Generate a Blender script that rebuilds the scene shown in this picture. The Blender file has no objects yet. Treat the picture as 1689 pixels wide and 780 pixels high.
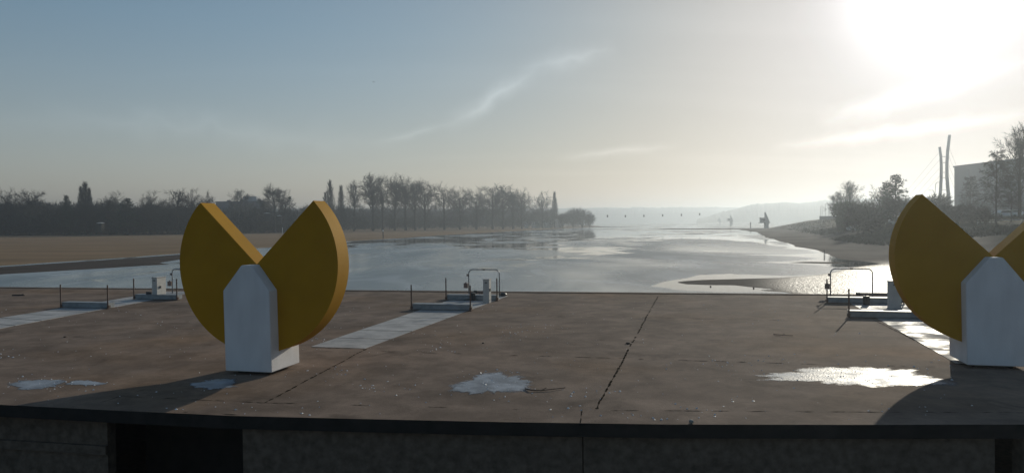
import bpy, bmesh, math, random
import numpy as np
from mathutils import Vector, Matrix
R = math.radians
sc = bpy.context.scene
col = sc.collection

# ------------------------------------------------------------------ camera
F = 1220.0; CXP, CYP = 844.5, 390.0
H = 3.5
PITCH = math.atan(23.1 / 1220.0); ROLL = R(0.65)
fwd = Vector((0, math.cos(PITCH), -math.sin(PITCH)))
rgt = Vector((1, 0, 0)); upv = Vector((0, math.sin(PITCH), math.cos(PITCH)))
cr = rgt * math.cos(ROLL) - upv * math.sin(ROLL)
cu = rgt * math.sin(ROLL) + upv * math.cos(ROLL)
cam_d = bpy.data.cameras.new('camera'); cam = bpy.data.objects.new('camera', cam_d); col.objects.link(cam)
m = Matrix((cr, cu, -fwd)).transposed().to_4x4(); m.translation = Vector((0, 0, H)); cam.matrix_world = m
cam_d.sensor_width = 36; cam_d.lens = 36 * F / 1689; cam_d.clip_end = 20000; cam_d.clip_start = 0.1
sc.camera = cam

def ray(px, py):
    return fwd * F + cr * (px - CXP) + cu * (CYP - py)
def at(px, py, z=0.0):
    """point of the horizontal plane z seen at a photograph pixel"""
    d = ray(px, py); t = (z - H) / d.z
    return Vector((d.x * t, d.y * t, z))
def atY(px, py, Y):
    d = ray(px, py); t = Y / d.y
    return Vector((d.x * t, Y, H + d.z * t))

# ------------------------------------------------------------------ sky, sun, exposure
SUN_AZ, SUN_EL = R(30.0), R(15.5)
sundir = Vector((math.sin(SUN_AZ) * math.cos(SUN_EL), math.cos(SUN_AZ) * math.cos(SUN_EL), math.sin(SUN_EL)))
sun_d = bpy.data.lights.new('sun', 'SUN'); sun = bpy.data.objects.new('sun', sun_d); col.objects.link(sun)
sun_d.energy = 4.8; sun_d.angle = R(0.5); sun_d.color = (1.0, 0.93, 0.78)
sun.rotation_euler = (-sundir).to_track_quat('-Z', 'Y').to_euler()
sun.location = sundir * 100

world = bpy.data.worlds.new('World'); sc.world = world; world.use_nodes = True
def build_world():
    nt = world.node_tree; N = nt.nodes; L = nt.links; N.clear()
    def new(t, **k):
        n = N.new(t)
        for a, b in k.items(): setattr(n, a, b)
        return n
    def math_(op, a, b=None, clamp=False):
        n = new('ShaderNodeMath', operation=op, use_clamp=clamp)
        for i, v in enumerate((a, b)):
            if v is None: continue
            if isinstance(v, (int, float)): n.inputs[i].default_value = v
            else: L.new(v, n.inputs[i])
        return n.outputs[0]
    sky = new('ShaderNodeTexSky', sky_type='NISHITA', sun_disc=False, sun_elevation=SUN_EL, sun_rotation=SUN_AZ,
              altitude=60, air_density=1.0, dust_density=1.1, ozone_density=1.2)
    tc = new('ShaderNodeTexCoord')
    vec = tc.outputs['Generated']
    sep = new('ShaderNodeSeparateXYZ'); L.new(vec, sep.inputs[0])
    dot = new('ShaderNodeVectorMath', operation='DOT_PRODUCT'); L.new(vec, dot.inputs[0]); dot.inputs[1].default_value = sundir
    d = math_('MAXIMUM', dot.outputs['Value'], 0.0)
    g1 = math_('MULTIPLY', math_('POWER', d, 360.0), 15.0)
    g2 = math_('MULTIPLY', math_('POWER', d, 40.0), 1.2)
    g3 = math_('MULTIPLY', math_('POWER', d, 6.0), 0.0)
    glow = math_('ADD', math_('ADD', g1, g2), g3)
    # cirrus : noise stretched along one direction of the sky plane
    zc = math_('ADD', math_('MAXIMUM', sep.outputs[2], 0.0), 0.12)
    px_ = math_('DIVIDE', sep.outputs[0], zc); py_ = math_('DIVIDE', sep.outputs[1], zc)
    comb = new('ShaderNodeCombineXYZ'); L.new(px_, comb.inputs[0]); L.new(py_, comb.inputs[1])
    def streak(rot, sx, sy, scale, lo, hi, off, detail=5, dist=0.3):
        mp = new('ShaderNodeMapping'); L.new(comb.outputs[0], mp.inputs[0])
        mp.inputs['Rotation'].default_value = (0, 0, rot); mp.inputs['Scale'].default_value = (sx, sy, 1); mp.inputs['Location'].default_value = off
        nz = new('ShaderNodeTexNoise'); L.new(mp.outputs[0], nz.inputs[0]); nz.inputs['Scale'].default_value = scale
        nz.inputs['Detail'].default_value = detail; nz.inputs['Distortion'].default_value = dist
        mr = new('ShaderNodeMapRange', clamp=True); L.new(nz.outputs[0], mr.inputs[0])
        mr.interpolation_type = 'SMOOTHSTEP'
        mr.inputs[1].default_value = lo; mr.inputs[2].default_value = hi
        return mr.outputs[0]
    c1 = streak(R(-62), 0.22, 1.0, 1.1, 0.48, 0.80, (3.1, 1.2, 0))
    # one distinct wisp: a band along a great line between two sky directions
    def wisp(a, b, w, seed):
        va = ray(*a).normalized(); vb = ray(*b).normalized()
        n = va.cross(vb).normalized(); mid = (va + vb).normalized()
        half = va.angle(vb) / 2
        tdir = (vb - va).normalized()
        nz = new('ShaderNodeTexNoise'); nz.inputs['Scale'].default_value = 26; nz.inputs['Detail'].default_value = 6
        mp = new('ShaderNodeMapping'); L.new(vec, mp.inputs[0]); mp.inputs['Location'].default_value = (seed, 0, 0); L.new(mp.outputs[0], nz.inputs[0])
        nb = new('ShaderNodeTexNoise'); nb.inputs['Scale'].default_value = 7; L.new(mp.outputs[0], nb.inputs[0])
        dn = new('ShaderNodeVectorMath', operation='DOT_PRODUCT'); L.new(vec, dn.inputs[0]); dn.inputs[1].default_value = n
        dt = new('ShaderNodeVectorMath', operation='DOT_PRODUCT'); L.new(vec, dt.inputs[0]); dt.inputs[1].default_value = tdir
        wob = math_('MULTIPLY', math_('SUBTRACT', nb.outputs[0], 0.5), w * 0.6)
        wob2 = math_('MULTIPLY', math_('SUBTRACT', nz.outputs[0], 0.5), w * 1.3)
        dd = math_('ABSOLUTE', math_('ADD', math_('ADD', dn.outputs['Value'], wob), wob2))
        e = math_('SUBTRACT', 1.0, math_('DIVIDE', dd, w), clamp=True)
        t0 = math_('ABSOLUTE', math_('SUBTRACT', dt.outputs['Value'], mid.dot(tdir)))
        f = math_('SUBTRACT', 1.25, math_('DIVIDE', t0, half * 0.95), clamp=True)
        front = math_('GREATER_THAN', sep.outputs[1], 0.0)
        return math_('MULTIPLY', math_('MULTIPLY', math_('MULTIPLY', e, e), f), front)
    w1 = wisp((742, 206), (880, 118), 0.021, 3.0)
    w2 = wisp((862, 112), (1010, 82), 0.024, 8.0)
    w3 = wisp((1370, 195), (1700, 105), 0.022, 1.0)
    w4 = wisp((1300, 240), (1700, 190), 0.014, 5.0)
    w5 = wisp((930, 262), (1110, 238), 0.012, 6.5)
    w6 = wisp((-100, 178), (640, 240), 0.035, 2.2)
    w7 = wisp((620, 236), (742, 206), 0.010, 4.4)
    cl = math_('MULTIPLY', c1, 0.55)
    for w_, k in ((w1, 2.3), (w2, 1.7), (w3, 4.5), (w4, 3.8), (w5, 1.6), (w6, 1.0), (w7, 1.2)):
        cl = math_('ADD', cl, math_('MULTIPLY', w_, k))
    elev = math_('SUBTRACT', 1.0, math_('MULTIPLY', math_('MAXIMUM', sep.outputs[2], 0.0), 1.6), clamp=True)
    cl = math_('MULTIPLY', cl, elev)
    sunw = math_('ADD', 0.35, math_('MULTIPLY', math_('POWER', d, 3.0), 1.0))
    cl = math_('MULTIPLY', cl, sunw)
    def scale_col(colr, fac):
        n = new('ShaderNodeVectorMath', operation='SCALE'); n.inputs[0].default_value = colr; L.new(fac, n.inputs['Scale']); return n.outputs[0]
    def add(a, b):
        n = new('ShaderNodeVectorMath', operation='ADD'); L.new(a, n.inputs[0]); L.new(b, n.inputs[1]); return n.outputs[0]
    # desaturate and tame the physical sky a little (thin high cloud)
    bw = new('ShaderNodeRGBToBW'); L.new(sky.outputs[0], bw.inputs[0])
    mix = new('ShaderNodeMix', data_type='RGBA'); L.new(math_('ADD', 0.16, math_('MULTIPLY', math_('POWER', d, 22.0), 0.75)), mix.inputs[0])
    L.new(sky.outputs[0], mix.inputs[6]); L.new(bw.outputs[0], mix.inputs[7])
    # thin cirrus evens out the very bright aureole of the clear-air model
    soft = math_('DIVIDE', 1.0, math_('ADD', 1.0, math_('DIVIDE', bw.outputs[0], 7.5)))
    evened = new('ShaderNodeVectorMath', operation='SCALE'); L.new(mix.outputs[2], evened.inputs[0]); L.new(soft, evened.inputs['Scale'])
    # pale low mist all round the horizon
    low = math_('POWER', math_('SUBTRACT', 1.0, math_('MAXIMUM', sep.outputs[2], 0.0)), 7.0)
    away = math_('SUBTRACT', 1.0, math_('POWER', d, 7.0))
    front_w = math_('ADD', 0.25, math_('MULTIPLY', math_('MAXIMUM', sep.outputs[1], 0.0), 0.9))
    mist = math_('MULTIPLY', math_('MULTIPLY', math_('MULTIPLY', low, away), front_w), 2.8)
    base_ = add(evened.outputs[0], scale_col((1.0, 0.93, 0.88), mist))
    total = add(add(base_, scale_col((0.97, 0.98, 1.0), glow)), scale_col((1.0, 0.96, 0.93), cl))
    tn = new('ShaderNodeVectorMath', operation='MULTIPLY'); L.new(total, tn.inputs[0]); tx = new('ShaderNodeMix', data_type='RGBA'); L.new(math_('MULTIPLY', math_('MULTIPLY', math_('MAXIMUM', sep.outputs[2], 0.0), 4.0, True), math_('SUBTRACT', 1.0, math_('POWER', d, 9.0))), tx.inputs[0])
    tx.inputs[6].default_value = (1.03, 0.985, 1.0, 1); tx.inputs[7].default_value = (0.93, 1.15, 1.24, 1); L.new(tx.outputs[2], tn.inputs[1]); total = tn.outputs[0]
    bg = new('ShaderNodeBackground'); bg.inputs[1].default_value = 0.15; L.new(total, bg.inputs[0])
    out = new('ShaderNodeOutputWorld'); L.new(bg.outputs[0], out.inputs[0])
build_world()
sc.view_settings.view_transform = 'Standard'; sc.view_settings.look = 'None'
sc.view_settings.exposure = -0.70; sc.view_settings.gamma = 1.0; sc.view_settings.use_curve_mapping = False
sc.render.engine = 'CYCLES'
sc.cycles.use_denoising = True
sc.cycles.max_bounces = 6; sc.cycles.volume_bounces = 1
sc.cycles.sample_clamp_indirect = 4.0

# ------------------------------------------------------------------ helpers
rnd = random.Random(7)
def tag(o, label=None, cat=None, group=None, kind=None):
    if label: o['label'] = label
    if cat: o['category'] = cat
    if group: o['group'] = group
    if kind: o['kind'] = kind
    return o
def empty(name, loc, rz=0.0, label=None, cat=None, group=None):
    o = bpy.data.objects.new(name, None); col.objects.link(o); o.location = loc; o.rotation_euler = (0, 0, rz)
    o.empty_display_size = 0.3
    return tag(o, label, cat, group)
def link(name, me, mats, parent=None, smooth=False):
    o = bpy.data.objects.new(name, me); col.objects.link(o)
    for mt in (mats if isinstance(mats, (list, tuple)) else [mats]): me.materials.append(mt)
    if parent: o.parent = parent
    if smooth: me.polygons.foreach_set('use_smooth', [True] * len(me.polygons))
    return o
def bm_obj(name, bm, mats, parent=None, smooth=False):
    me = bpy.data.meshes.new(name); bmesh.ops.recalc_face_normals(bm, faces=bm.faces); bm.to_mesh(me); bm.free()
    return link(name, me, mats, parent, smooth)
def np_obj(name, verts, faces, mats, parent=None, smooth=False, matidx=None):
    me = bpy.data.meshes.new(name); me.from_pydata([tuple(v) for v in verts], [], [tuple(f) for f in faces])
    o = link(name, me, mats, parent, smooth)
    if matidx is not None: me.polygons.foreach_set('material_index', matidx)
    me.update(); return o
def box(bm, c, s, rz=0.0, bev=0.0):
    r = bmesh.ops.create_cube(bm, size=1.0); vs = r['verts']
    bmesh.ops.scale(bm, vec=s, verts=vs)
    if rz: bmesh.ops.rotate(bm, cent=(0, 0, 0), matrix=Matrix.Rotation(rz, 3, 'Z'), verts=vs)
    bmesh.ops.translate(bm, vec=c, verts=vs)
    if bev:
        es = list({e for v in vs for e in v.link_edges})
        bmesh.ops.bevel(bm, geom=es, offset=bev, segments=2, affect='EDGES', profile=0.6)
def tube(bm, pts, r, seg=8, taper=None, caps=True):
    pts = [Vector(p) for p in pts]; rings = []
    prev = None
    for i, p in enumerate(pts):
        d = (pts[min(i + 1, len(pts) - 1)] - pts[max(i - 1, 0)]).normalized()
        a = (prev - d * prev.dot(d)) if prev is not None else d.orthogonal()
        if a.length < 1e-5: a = d.orthogonal()
        a.normalize(); prev = a; b = d.cross(a)
        rr = r if taper is None else taper[i]
        rings.append([bm.verts.new(p + (a * math.cos(2 * math.pi * k / seg) + b * math.sin(2 * math.pi * k / seg)) * rr) for k in range(seg)])
    for q, w in zip(rings, rings[1:]):
        for k in range(seg): bm.faces.new((q[k], q[(k + 1) % seg], w[(k + 1) % seg], w[k]))
    if caps: bm.faces.new(rings[0][::-1]); bm.faces.new(rings[-1])
def prism_xz(bm, pts, y0, y1, top_dx=None):
    """extrude an outline in x-z from y0 to y1"""
    a = [bm.verts.new((x, y0, z)) for x, z in pts]; b = [bm.verts.new((x, y1, z)) for x, z in pts]
    n = len(pts); bm.faces.new(a); bm.faces.new(b[::-1])
    for i in range(n): bm.faces.new((a[i], b[i], b[(i + 1) % n], a[(i + 1) % n]))
def prism_xy(bm, pts, z0, z1):
    a = [bm.verts.new((p[0], p[1], z0)) for p in pts]; b = [bm.verts.new((p[0], p[1], z1)) for p in pts]
    n = len(pts); bm.faces.new(a[::-1]); bm.faces.new(b)
    for i in range(n): bm.faces.new((a[i], a[(i + 1) % n], b[(i + 1) % n], b[i]))

def mat(name, c, rough=0.7, c2=None, scale=3.0, amount=0.5, bump=0.0, bscale=40.0, metal=0.0, spec=0.5, detail=5, stretch=None, c3=None, scale3=0.6):
    mt = bpy.data.materials.new(name); mt.use_nodes = True
    nt = mt.node_tree; N = nt.nodes; L = nt.links; b = N['Principled BSDF']
    b.inputs['Base Color'].default_value = (*c, 1); b.inputs['Roughness'].default_value = rough
    b.inputs['Metallic'].default_value = metal; b.inputs['Specular IOR Level'].default_value = spec
    tc = N.new('ShaderNodeTexCoord'); v = tc.outputs['Object']
    if stretch:
        mp = N.new('ShaderNodeMapping'); L.new(v, mp.inputs[0]); mp.inputs['Scale'].default_value = stretch; v = mp.outputs[0]
    last = None
    if c2 is not None:
        nz = N.new('ShaderNodeTexNoise'); L.new(v, nz.inputs[0]); nz.inputs['Scale'].default_value = scale; nz.inputs['Detail'].default_value = detail
        mr = N.new('ShaderNodeMapRange'); L.new(nz.outputs[0], mr.inputs[0]); mr.inputs[1].default_value = 0.5 - 0.25 * amount - 0.05; mr.inputs[2].default_value = 0.5 + 0.3 * (1 - amount) + 0.05
        mx = N.new('ShaderNodeMix'); mx.data_type = 'RGBA'; L.new(mr.outputs[0], mx.inputs[0])
        mx.inputs[6].default_value = (*c, 1); mx.inputs[7].default_value = (*c2, 1); last = mx.outputs[2]
        if c3 is not None:
            n3 = N.new('ShaderNodeTexNoise'); L.new(v, n3.inputs[0]); n3.inputs['Scale'].default_value = scale3; n3.inputs['Detail'].default_value = 4
            m3 = N.new('ShaderNodeMapRange'); L.new(n3.outputs[0], m3.inputs[0]); m3.inputs[1].default_value = 0.5; m3.inputs[2].default_value = 0.68
            x3 = N.new('ShaderNodeMix'); x3.data_type = 'RGBA'; L.new(m3.outputs[0], x3.inputs[0]); L.new(last, x3.inputs[6]); x3.inputs[7].default_value = (*c3, 1); last = x3.outputs[2]
        L.new(last, b.inputs['Base Color'])
    if bump:
        nb = N.new('ShaderNodeTexNoise'); L.new(v, nb.inputs[0]); nb.inputs['Scale'].default_value = bscale; nb.inputs['Detail'].default_value = 4
        bp = N.new('ShaderNodeBump'); L.new(nb.outputs[0], bp.inputs['Height']); bp.inputs['Strength'].default_value = bump; bp.inputs['Distance'].default_value = 0.02
        L.new(bp.outputs[0], b.inputs['Normal'])
    return mt

M = {}
M['conc'] = mat('terrace_concrete', (0.262, 0.196, 0.152), 0.9, (0.186, 0.140, 0.110), 0.45, 0.45, 0.3, 30, spec=0.04, c3=(0.235, 0.160, 0.108), scale3=0.16, detail=8)
def weather(mt):
    nt = mt.node_tree; N = nt.nodes; L = nt.links; b = N['Principled BSDF']; src = b.inputs['Base Color'].links[0].from_socket
    tc = N.new('ShaderNodeTexCoord'); mp = N.new('ShaderNodeMapping'); L.new(tc.outputs['Object'], mp.inputs[0]); mp.inputs['Rotation'].default_value = (0, 0, R(14))
    f = None
    for sc_, lo, hi, a0, a1 in ((1.3, .40, .62, .80, 1.08), (0.33, .40, .60, .86, 1.08), (9.0, .3, .7, .90, 1.08), (0.7, .60, .68, 1.0, .72)):
        n = N.new('ShaderNodeTexNoise'); L.new(mp.outputs[0], n.inputs[0]); n.inputs['Scale'].default_value = sc_; n.inputs['Detail'].default_value = 9; n.inputs['Roughness'].default_value = .6; n.inputs['Distortion'].default_value = .4
        q = N.new('ShaderNodeMapRange'); L.new(n.outputs[0], q.inputs[0]); q.inputs[1].default_value = lo; q.inputs[2].default_value = hi; q.inputs[3].default_value = a0; q.inputs[4].default_value = a1
        if f is None: f = q.outputs[0]
        else:
            m2 = N.new('ShaderNodeMath'); m2.operation = 'MULTIPLY'; L.new(f, m2.inputs[0]); L.new(q.outputs[0], m2.inputs[1]); f = m2.outputs[0]
    v = N.new('ShaderNodeVectorMath'); v.operation = 'SCALE'; L.new(src, v.inputs[0]); L.new(f, v.inputs['Scale']); L.new(v.outputs[0], b.inputs['Base Color'])
weather(M['conc'])
M['joint'] = mat('joint_dirt', (0.018, 0.015, 0.012), 1.0, (0.035, 0.03, 0.02), 5, spec=0.0)
M['wallconc'] = mat('stained_concrete', (0.17, 0.13, 0.10), 0.9, (0.085, 0.066, 0.05), 7.0, 0.5, 0.5, 18, spec=0.2, detail=8)  # mottled concrete, its colour darkened for the backlit shade on the wall
M['edge'] = mat('slab_edge_concrete', (0.030, 0.027, 0.025), 0.9, (0.016, 0.015, 0.014), 3, spec=0.2)  # concrete made near-black: shade of slab front and openings put into the colour
M['white'] = mat('white_painted_concrete', (0.78, 0.76, 0.76), 0.8, (0.64, 0.62, 0.62), 2.2, 0.5, 0.35, 60, spec=0.3, detail=8, stretch=(1, 1, 0.35))
M['dark'] = mat('dark_foot', (0.03, 0.03, 0.03), 0.9)  # shadow gap under the pedestal put into the foot's colour
M['yellow'] = mat('yellow_paint', (0.47, 0.240, 0.012), 0.75, (0.41, 0.205, 0.010), 1.3, 0.5, 0.15, 50, spec=0.12, detail=8)
M['path'] = mat('path_concrete', (0.50, 0.47, 0.44), 0.6, (0.36, 0.34, 0.32), 1.4, 0.5, 0.2, 40, spec=0.4, detail=8)
weather(M['path'])
M['steel'] = mat('galvanised_steel', (0.30, 0.32, 0.34), 0.5, (0.2, 0.21, 0.22), 6, metal=0.6)
M['beam'] = mat('beam_grey', (0.30, 0.32, 0.33), 0.55, (0.20, 0.22, 0.23), 4, bump=0.1)
M['cab'] = mat('cabinet_grey', (0.52, 0.51, 0.48), 0.55, (0.42, 0.41, 0.39), 4)
M['black'] = mat('black_plastic', (0.03, 0.03, 0.032), 0.5)
M['rust'] = mat('rusty_post', (0.10, 0.065, 0.05), 0.7, (0.16, 0.09, 0.06), 12)
M['brown'] = mat('brown_pipe', (0.20, 0.14, 0.12), 0.6)
M['bark'] = mat('bark', (0.055, 0.048, 0.040), 0.9, (0.035, 0.032, 0.028), 3)
M['twig'] = mat('twigs', (0.060, 0.050, 0.040), 0.9, (0.038, 0.036, 0.030), 0.4)
M['wood'] = mat('thicket_twigs', (0.050, 0.046, 0.036), 0.9, (0.030, 0.033, 0.026), 0.08)
M['ever'] = mat('evergreen_needles', (0.030, 0.042, 0.024), 0.8, (0.045, 0.055, 0.030), 0.8)
M['mist'] = mat('mistletoe', (0.05, 0.06, 0.02), 0.9)
M['bldg'] = mat('grey_cladding', (0.13, 0.14, 0.155), 0.7, (0.105, 0.11, 0.125), 0.1)
M['bdark'] = mat('dark_render', (0.10, 0.11, 0.13), 0.8, (0.13, 0.14, 0.16), 0.3)
M['glass'] = mat('window_glass', (0.03, 0.035, 0.04), 0.08)
M['bpale'] = mat('pale_render', (0.42, 0.43, 0.44), 0.8)
M['wpaint'] = mat('white_paint', (0.78, 0.78, 0.76), 0.45)
M['tyre'] = mat('tyre_rubber', (0.02, 0.02, 0.02), 0.8)
M['tower'] = mat('tower_concrete', (0.22, 0.23, 0.24), 0.8, (0.18, 0.19, 0.2), 0.5)
M['pylon'] = mat('pylon_paint', (0.35, 0.33, 0.32), 0.6, (0.30, 0.28, 0.27), 0.4)
M['hill'] = mat('wooded_hill', (0.045, 0.042, 0.032), 0.95, (0.030, 0.034, 0.025), 0.03)
M['crumb'] = mat('ice_crumb', (0.75, 0.76, 0.78), 0.55, spec=0.4)
M['stick'] = mat('dead_stick', (0.06, 0.045, 0.035), 0.9)
M['tarp'] = mat('silver_tarp', (0.7, 0.7, 0.68), 0.32, spec=0.9, metal=0.5)  # glossy finish for the added boats, there to mirror the sun
M['grass'] = mat('dry_grass', (0.11, 0.09, 0.055), 0.95, (0.06, 0.055, 0.035), 0.2)
M['stone'] = mat('pebble', (0.25, 0.24, 0.22), 0.8)

def puddle_mat():
    mt = bpy.data.materials.new('frozen_puddle'); mt.use_nodes = True; nt = mt.node_tree; N = nt.nodes; L = nt.links; b = N['Principled BSDF']
    tc = N.new('ShaderNodeTexCoord'); nz = N.new('ShaderNodeTexNoise'); L.new(tc.outputs['Object'], nz.inputs[0]); nz.inputs['Scale'].default_value = 2.2; nz.inputs['Detail'].default_value = 8
    cr_ = N.new('ShaderNodeValToRGB'); L.new(nz.outputs[0], cr_.inputs[0])
    cr_.color_ramp.elements[0].position = 0.38; cr_.color_ramp.elements[0].color = (0.16, 0.17, 0.19, 1)
    cr_.color_ramp.elements[1].position = 0.62; cr_.color_ramp.elements[1].color = (0.34, 0.37, 0.41, 1)
    L.new(cr_.outputs[0], b.inputs['Base Color'])
    mr = N.new('ShaderNodeMapRange'); L.new(nz.outputs[0], mr.inputs[0]); mr.inputs[1].default_value = 0.35; mr.inputs[2].default_value = 0.65; mr.inputs[3].default_value = 0.4; mr.inputs[4].default_value = 0.62; b.inputs['Specular IOR Level'].default_value = 0.2
    L.new(mr.outputs[0], b.inputs['Roughness'])
    nb = N.new('ShaderNodeTexNoise'); L.new(tc.outputs['Object'], nb.inputs[0]); nb.inputs['Scale'].default_value = 22; nb.inputs['Detail'].default_value = 6
    bp = N.new('ShaderNodeBump'); L.new(nb.outputs[0], bp.inputs['Height']); bp.inputs['Strength'].default_value = 0.5; bp.inputs['Distance'].default_value = 0.02; L.new(bp.outputs[0], b.inputs['Normal'])
    return mt
def feather(mt):
    nt = mt.node_tree; N = nt.nodes; L = nt.links; b = N['Principled BSDF']
    tc = N.new('ShaderNodeTexCoord'); nz = N.new('ShaderNodeTexNoise'); L.new(tc.outputs['Object'], nz.inputs[0]); nz.inputs['Scale'].default_value = 3.5; nz.inputs['Detail'].default_value = 9; nz.inputs['Roughness'].default_value = 0.65
    at_ = N.new('ShaderNodeAttribute'); at_.attribute_name = 'fade'
    a = N.new('ShaderNodeMath'); a.operation = 'MULTIPLY_ADD'; L.new(at_.outputs['Fac'], a.inputs[0]); a.inputs[1].default_value = 0.55; L.new(nz.outputs[0], a.inputs[2])
    mr = N.new('ShaderNodeMapRange'); L.new(a.outputs[0], mr.inputs[0]); mr.inputs[1].default_value = 0.58; mr.inputs[2].default_value = 0.82; L.new(mr.outputs[0], b.inputs['Alpha'])
M['puddle'] = puddle_mat(); feather(M['puddle'])
def wetpath_mat():
    mt = mat('wet_path_concrete', (0.42, 0.39, 0.36), 0.35, (0.30, 0.28, 0.26), 1.0, 0.5, 0.35, 30, spec=0.6, detail=8)
    nt = mt.node_tree; N = nt.nodes; L = nt.links; b = N['Principled BSDF']
    tc = N.new('ShaderNodeTexCoord'); nz = N.new('ShaderNodeTexNoise'); L.new(tc.outputs['Object'], nz.inputs[0]); nz.inputs['Scale'].default_value = 0.9; nz.inputs['Detail'].default_value = 6
    mr = N.new('ShaderNodeMapRange'); L.new(nz.outputs[0], mr.inputs[0]); mr.inputs[1].default_value = 0.45; mr.inputs[2].default_value = 0.6; mr.inputs[3].default_value = 0.5; mr.inputs[4].default_value = 0.95; b.inputs['Specular IOR Level'].default_value = 0.06
    L.new(mr.outputs[0], b.inputs['Roughness']); return mt
M['wetpath'] = wetpath_mat()

# ------------------------------------------------------------------ terrain and lake
W = -1.2
def P(px, py, z=W): p = at(px, py, z); return (p.x, p.y)
left_bank = [(-900, 60)] + [P(-380, 470), P(0, 438.5), P(150, 428.5), P(300, 418), P(450, 407.5), P(575, 398), P(650, 393.5), P(720, 388.5), P(800, 384), P(870, 380), P(930, 377), P(975, 375.3), P(1002, 374.2), P(985, 372.6), P(950, 371.8), P(900, 370.8)] + [(-300, 2600), (-9000, 2600), (-9000, 60)]
mud_bar = [P(-420, 473), P(0, 440.3), P(150, 430.3), P(300, 419.6), P(345, 418), P(310, 426), P(262, 433.5), P(282, 436), P(240, 438), P(180, 442), P(110, 446), P(60, 449), P(0, 452.5), P(-420, 490)]
right_bank = [P(1216, 378.6), P(1236, 381.5), P(1250, 383), P(1256, 387), P(1264, 391), P(1282, 396.5), P(1300, 401), P(1313, 407), P(1330, 409.5), P(1346, 411.5), P(1356, 416.5), P(1364, 419.5), P(1374, 423), P(1386, 427.5), P(1430, 431), P(1452, 435), P(1400, 441.5), P(1376, 448), P(1342, 454.2), P(1312, 456.2), P(1290, 458), P(1230, 459.6), P(1160, 461.6), P(1130, 463.6), P(1117, 465.5), P(1134, 468.6), P(1170, 470), P(1212, 470.5), P(1236, 473.5), P(1276, 477.3), P(1240, 478.6), P(1292, 481.5), P(1320, 486), P(1350, 500), (60, 25), (9000, 25), (9000, 2400), (900, 2400), P(1322, 371.5), P(1290, 375.2), P(1262, 377.2)]
bar_far = [P(1066, 378.2), P(1110, 376.9), P(1180, 376.6), P(1240, 376.3), P(1275, 376.2), P(1240, 378.1), P(1150, 378.8)]
streak1 = [P(905, 374.4), P(1000, 373.6), P(1060, 373.9), P(980, 375.0)]
streak2 = [P(1296, 433.2), P(1330, 431.6), P(1392, 432.6), P(1400, 434.2), P(1360, 434.8)]
def sdist(X, Y, poly):
    """signed distance (positive inside)"""
    best = np.full(X.shape, 1e18); inside = np.zeros(X.shape, bool)
    n = len(poly)
    for i in range(n):
        x0, y0 = poly[i]; x1, y1 = poly[(i + 1) % n]
        ex, ey = x1 - x0, y1 - y0; l2 = ex * ex + ey * ey + 1e-12
        t = np.clip(((X - x0) * ex + (Y - y0) * ey) / l2, 0, 1)
        best = np.minimum(best, (X - x0 - t * ex) ** 2 + (Y - y0 - t * ey) ** 2)
        c = ((y0 > Y) != (y1 > Y)) & (X < ex * (Y - y0) / (ey if abs(ey) > 1e-12 else 1e-12) + x0)
        inside ^= c
    return np.where(inside, 1, -1) * np.sqrt(best)
def smooth_noise(X, Y, seed, n=6, lo=0.02, hi=0.2):
    r_ = np.random.RandomState(seed); s = 0
    for _ in range(n):
        a = r_.uniform(0, 6.28); k = r_.uniform(lo, hi); s = s + np.sin(X * k * math.cos(a) + Y * k * math.sin(a) + r_.uniform(0, 6.28))
    return s / n
def sstep(x, a, b):
    t = np.clip((x - a) / (b - a), 0, 1); return t * t * (3 - 2 * t)
def terrain_h(X, Y):
    X = np.asarray(X, float); Y = np.asarray(Y, float)
    rr = np.sqrt(X * X + Y * Y)
    jit = smooth_noise(X, Y, 3, 10, 0.05, 0.7) * np.clip(rr * 0.012, 0.25, 4)
    jl = smooth_noise(X, Y, 9, 8, 0.03, 0.4) * np.clip(rr * 0.006, 0.1, 3)
    dl = sdist(X, Y, left_bank) + jl * 0.4; dm = sdist(X, Y, mud_bar) + jl * 0.25
    dr = sdist(X, Y, right_bank); df = np.maximum.reduce([sdist(X, Y, bar_far), sdist(X, Y, streak1), sdist(X, Y, streak2)])
    h = np.full(X.shape, W - 0.5)
    def base(d): return np.clip(d * 0.05, -0.5, 0.12)
    hl = W + base(dl) + 0.5 * sstep(dl, 10, 120) + 0.9 * sstep(dl, 120, 220) + 1.4 * sstep(dl, 200, 500)
    hm = W + np.clip(dm * 0.06, -0.5, 0.10)
    hf = W + np.clip(df * 0.06, -0.5, 0.06)
    # right bank: flat wet mud near the terrace, then the bank
    drj = dr + smooth_noise(X, Y, 5, 10, 0.1, 1.0) * np.clip(rr * 0.004, 0.15, 1.5)
    side = sstep(X - 0.28 * Y, 2, 30)
    rise = 4.5 * sstep(dr + 6 * smooth_noise(X, Y, 14, 6, .02, .08), 5, 40) + 0.9 * sstep(dr, 60, 160)
    toe = sstep(Y, 52, 95)
    hr = W + np.clip(drj * 0.02, -0.5, 0.08) + rise * side * toe
    hh = np.maximum.reduce([h, hl, hm, hf, hr])
    hh = hh + 0.16 * smooth_noise(X, Y, 71, 12, 0.12, 0.7) * sstep(hh, W + 0.3, W + 1.4) * (X > 0.2 * Y) + 0.05 * smooth_noise(X, Y, 21, 8, 0.2, 1.2) * sstep(hh, W + 0.15, W + 1.0)
    return hh, dl, dm, dr, df
def ter_z(x, y): return float(terrain_h(np.array([x]), np.array([y]))[0][0])

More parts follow.
